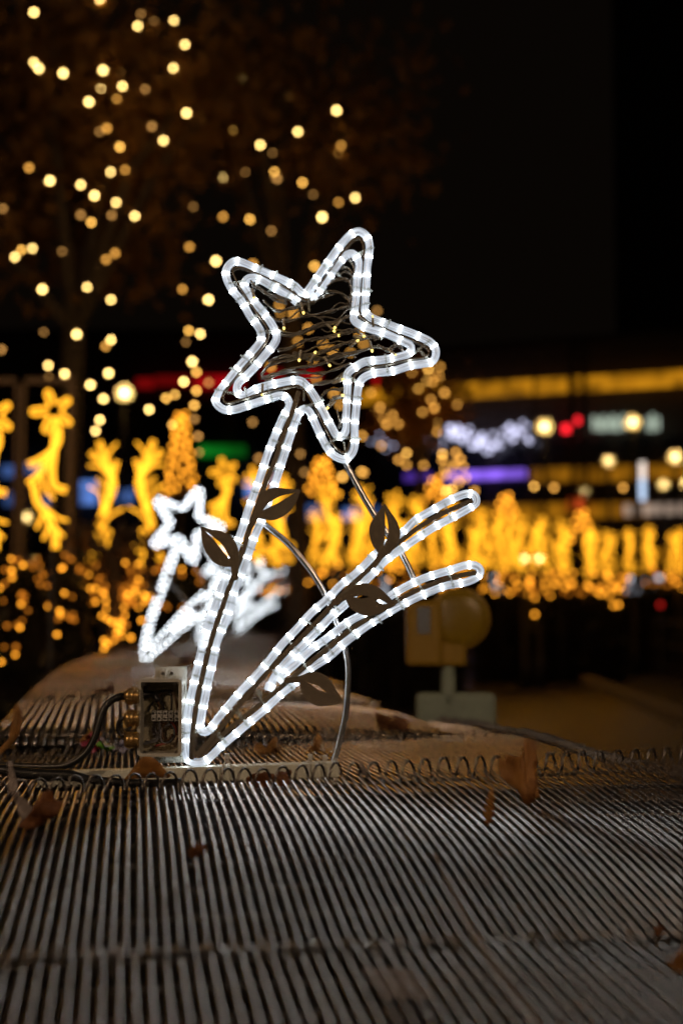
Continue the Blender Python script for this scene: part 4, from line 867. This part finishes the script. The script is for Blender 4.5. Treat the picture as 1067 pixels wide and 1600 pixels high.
# letters of a grey-white sign, too blurred to read: upright strokes
M['letter'] = emit('greenish_white_letters', (.72, .86, .70), .8)
for k, x in enumerate((926, 934, 941, 949, 956, 963, 972, 1010, 1018, 1026)):
    a = onb(x, 672 + (k % 3), .45); b = onb(x + 2.6, 650 - k * .4 + (k % 2) * 5, .45); mb = MB(); mb.box(((a.x + b.x) / 2, -.45, (a.z + b.z) / 2), (b.x - a.x, .12, b.z - a.z)); mb.build('letter', M['letter'], RB)
M['redl'] = emit('red_letters', (1.0, .015, .025), 2.6)
for x0, x1, y0, y1 in ((879, 889, 664, 676), (895, 905, 652, 662)):
    a = onb(x0, y1, .45); b = onb(x1, y0, .45); mb = MB(); mb.box(((a.x + b.x) / 2, -.45, (a.z + b.z) / 2), (b.x - a.x, .12, b.z - a.z)); mb.build('red_letter', M['redl'], RB)
# net of pale lavender bulbs
rr = random.Random(12)
for k in range(105):
    x = rr.uniform(700, 838) if k < 78 else rr.uniform(575, 700); yc = 682 + 10 * math.sin(x * .06) if x > 700 else 690
    p = onb(x, yc + rr.uniform(-13, 15), .5); o = ob('bulb', bulb('lav', .055 if x > 700 else .036), RB, Vector((p.x, -.5, p.z)))
# posts in front of the block
for x in (893, 912):
    a = onb(x, 560, 1.2); mb = MB(); mb.box((a.x, -1.2, a.z / 2 + .3), (.16, .16, a.z + .6)); mb.build('post', M['pole'], RB)
# dark tower and left block
TW = thing('dark_tower', 'unlit dark tower block rising behind the amber bands at right', 'building', (30, 70, GZ))
mb = MB(); mb.box((0, 0, 32), (30, 14, 64)); mb.build('wall', M['dark'], TW)
for j in range(12):
    for k in range(8):
        mb = MB(); mb.box((-13 + k * 3.7, -7.02, 6 + j * 5), (2.9, .06, 3.2)); mb.build('window', M['glass'], TW)
LBk = thing('market_block', 'dark long building with red sign strip behind the trees at left', 'building', (-9, 56, GZ))
mb = MB(); mb.box((0, 4, 6), (24, 8, 12)); mb.build('wall', M['dark'], LBk)
mb = MB(); mb.box((0, 4, 12.15), (24.6, 8.6, .3)); mb.build('roof', M['dark'], LBk)
for j in range(2):
    for k in range(13):
        mb = MB(); mb.box((-11 + k * 1.83, -.02, 3.0 + j * 5.6), (1.45, .06, 1.7)); mb.build('window', M['glass'], LBk)
def lsign(x0, x1, y0, y1, col, s, noise=None, Y=55.6, name='sign'):
    k = 'ls_%d_%d' % (x0, y0); M[k] = emit(k, col, s, noise); a = P(x0, y1, Y) - LBk.location; b = P(x1, y0, Y) - LBk.location; mb = MB(); mb.box(((a.x + b.x) / 2, a.y, (a.z + b.z) / 2), (b.x - a.x, .3, b.z - a.z)); mb.build(name, M[k], LBk)
lsign(305, 380, 588, 606, (1.0, .004, .012), .34, .8); lsign(410, 500, 580, 592, (1.0, .004, .012), .22, .8); lsign(585, 655, 588, 604, (1.0, .004, .012), .62, .8); lsign(214, 240, 592, 606, (1.0, .01, .012), .16); lsign(244, 296, 588, 602, (1.0, .01, .012), .10)
lsign(312, 384, 696, 713, (.01, .62, .04), .22, .6)
for x0, x1, y0, y1, s in ((4, 30, 728, 745, .20), (8, 28, 770, 790, .22), (42, 66, 725, 740, .18), (70, 92, 775, 790, .16), (118, 150, 752, 788, .55), (186, 206, 765, 785, .35), (384, 402, 752, 776, .5), (425, 432, 740, 780, .4), (440, 512, 790, 812, .25), (536, 562, 795, 812, .35), (586, 600, 792, 806, .3), (676, 692, 838, 852, .25), (725, 745, 830, 850, .2)):
    lsign(x0, x1, y0, y1, (.16, .34, 1.0), s * 1.1, .9, name='lit_window')
# steel gantry frames at far left
M['gantry'] = mat('brown_gantry', (.30, .20, .10), .6)
for px0, px1, lab in ((-40, 36, 'dark rectangular steel frame cut off at the left edge'), (30, 112, 'dark rectangular steel frame behind the tall gold motif')):
    a = P(px0, 600, 11.5); b = P(px1, 600, 11.5); t = thing('steel_frame', lab, 'steel frame', (a.x, 11.5, GZ), 0, 'steel frames behind the gold motifs'); w = b.x - a.x; h = a.z - GZ
    for s in (0, w): mb = MB(); mb.box((s, 0, h / 2), (.05, .05, h)); mb.build('post', M['gantry'], t)
    mb = MB(); mb.box((w / 2, 0, h + .025), (w + .05, .05, .05)); mb.build('beam', M['gantry'], t)
# ------------------------------------------------------------------ globe street lamps
M['lampcore'] = emit('lamp_core', (1.0, .72, .30), 24.0); M['lampcore_rear_added'] = emit('lamp_core_rear_added', (1.0, .68, .44), 1000.0); M['lampcore_side_added'] = emit('lamp_core_side_added', (1.0, .64, .40), 620.0)  # the last two cores serve only the added lamps out of view
def lamp(px, py, Y, rpx, core, label, single=True):
    w = P(px, py, Y); t = thing('street_lamp', label, 'street lamp', (w.x, w.y, GZ), 0, 'lit globe street lamps'); R = rpx * Y / F; h = w.z - GZ
    v, f = ico(R, 3); gl = ob('globe', mesh('globe', v, f, [M['globe']], None, True), t, (0, 0, h))
    v, f = ico(R * core, 2); ob('lamp_bulb', mesh('lamp_bulb', v, f, [M['lampcore']], None, True), gl)
    mb = MB(); mb.tube([(0, 0, 0), (0, 0, .5), (0, 0, .55), (0, 0, h - R * .95)], .05, 8, rr=[.09, .08, .045, .04]); mb.build('pole', M['pole'], t, True)
    mb = MB(); mb.tube([(0, 0, h - R * 1.15), (0, 0, h - R * .9)], R * .4, 10); mb.build('collar', M['pole'], t, True)
for a in ((850,667,26,13,.34,'globe lamp beside the red letters, right of centre'), (988,660,26,12,.34,'globe lamp over the greenish white letters at upper right'), (950,720,30,9,.30,'globe lamp just above the second amber band at right'), (1054,714,28,11,.33,'globe lamp cut by the right edge above the vertical banner'), (1036,757,30,8,.28,'smaller globe lamp near the right edge below the amber band'), (1072,755,26,8,.34,'globe lamp almost hidden by the right edge'), (195,614,22,13,.42,'bright globe lamp at left among the tree bulbs'), (42,808,18,9,.28,'globe lamp at far left beside the tall gold motif'), (56,880,17,11,.14,'dim globe lamp at far left above the amber hedge'), (819,873,22,6,.36,'left of two low globe lamps among the gold motifs'), (842,873,22,6,.36,'right of two low globe lamps among the gold motifs'), (913,768,34,8,.14,'dim globe lamp under the second amber band')): lamp(*a)
# unseen lamps added beside and behind the camera to light mesh, leaves and box
for x, y, z, lab in ((-2.6, -1.8, 2.3, 'added unseen globe lamp behind the viewer on the left'), (2.8, -1.6, 2.3, 'added unseen globe lamp behind the viewer on the right'), (-3.6, 5.6, 3.8, 'added globe lamp out of view beyond the left edge'), (4.0, 6.2, 3.8, 'added globe lamp out of view beyond the right edge')):
    t = thing('street_lamp', lab, 'street lamp', (x, y, GZ), 0, 'lit globe street lamps'); h = z - GZ
    v, f = ico(.2, 3); gl = ob('globe', mesh('globe', v, f, [M['globe']], None, True), t, (0, 0, h)); v, f = ico(.10, 2); ob('lamp_bulb', mesh('lamp_bulb', v, f, [M['lampcore_rear_added' if y < 0 else 'lampcore_side_added']], None, True), gl)
    mb = MB(); mb.tube([(0, 0, 0), (0, 0, .5), (0, 0, .55), (0, 0, h - .19)], .05, 8, rr=[.09, .08, .045, .04]); mb.build('pole', M['pole'], t, True)
# single lights
t = thing('floodlight', 'small white floodlight on a mast above the amber band', 'floodlight', G(838, 42, GZ))
w = P(838, 557, 42); mb = MB(); mb.cyl((0, .1, 0), (0, .1, w.z - GZ), .05, 8); mb.build('mast', M['pole'], t); put(t, 838, 557, 42, 'white', 2.8)
t = thing('floodlight', 'dim orange light high at the right side of the tower', 'floodlight', G(1032, 60, GZ)); w = P(1032, 520, 60); mb = MB(); mb.cyl((0, .1, 0), (0, .1, w.z - GZ), .05, 8); mb.build('mast', M['pole'], t); put(t, 1032, 520, 60, 'odim', 1.6)
# vertical banner light
w = G(1003, 30, GZ); t = thing('light_banner', 'vertical blue-white light banner at right', 'light banner', w); M['ban1'] = emit('banner_white', (1.0, .85, .75), 1.2); M['ban2'] = emit('banner_blue', (.55, .72, 1.0), 1.3)
for y0, y1, m in ((722, 748, 'ban1'), (749, 782, 'ban2')):
    a = P(999, y0, 30) - w; b = P(1007, y1, 30) - w; mb = MB(); mb.box(((a.x + b.x) / 2, 0, (a.z + b.z) / 2), (b.x - a.x, .1, a.z - b.z)); mb.build('light_panel', M[m], t)
mb = MB(); mb.cyl((0, .1, 0), (0, .1, a.z), .05, 8); mb.build('pole', M['pole'], t)
# white light columns far along the street
M['wcol'] = emit('white_light_column', (.80, .86, 1.0), .85, 6)
for k, (x, y0, y1, lean, Y) in enumerate(((776, 900, 932, -6, 30), (984, 902, 925, 3, 36), (1004, 906, 926, 4, 36), (1026, 900, 924, 4, 36), (600, 905, 930, 2, 26))):
    w = G(x, Y, GZ); a = P(x + lean, y0, Y) - w; b = P(x - lean, y1, Y) - w
    t = thing('light_column', ['leaning white light column right of the lower tail tip', 'left of three small white light columns at right', 'middle of three small white light columns at right', 'right of three small white light columns at right', 'white light column behind the leaf between the two tails'][k], 'light column', w, 0, 'white light columns along the street')
    mb = MB(); mb.cyl(b, a, 7 * Y / F, 10, r2=5 * Y / F); mb.build('light_panel', M['wcol'], t, True); mb = MB(); mb.cyl((0, 0, 0), b, .04, 8); mb.build('post', M['pole'], t)
# red lamp and dark railing along the kerb
t = thing('red_lamp', 'small red lamp on a post beside the dark railing at right', 'red lamp', G(1031, 24, GZ)); M['redb'] = emit('red_bulb', (1.0, .02, .02), .6); w = P(1031, 945, 24) - t.location
v, f = ico(.045, 2); ob('lens', mesh('lens', v, f, [M['redb']], None, True), t, w); mb = MB(); mb.cyl((0, .05, 0), (0, .05, w.z), .03, 8); mb.build('post', M['pole'], t)
fx = [(5.2, 17), (5.5, 22), (6.0, 28), (7.3, 36), (9.6, 46)]; q = smoothpath(fx, .9); fo = thing('railing', 'dark steel railing along the kerb at right', 'railing', (q[0][0], q[0][1], GZ))
for i, a in enumerate(q):
    mb = MB(); mb.cyl((0, 0, 0), (0, 0, 1.1), .025, 6); mb.build('post', M['pole'], fo, loc=(a[0] - q[0][0], a[1] - q[0][1], .0))
    if i < len(q) - 1:
        b = q[i + 1]; d_ = Vector((b[0] - a[0], b[1] - a[1], 0)); o_ = Vector((a[0] - q[0][0], a[1] - q[0][1], 0))
        for z in (.25, .6, 1.0): mb = MB(); mb.cyl(o_ + Vector((0, 0, z)), o_ + d_ + Vector((0, 0, z)), .018, 6); mb.build('rail', M['pole'], fo)
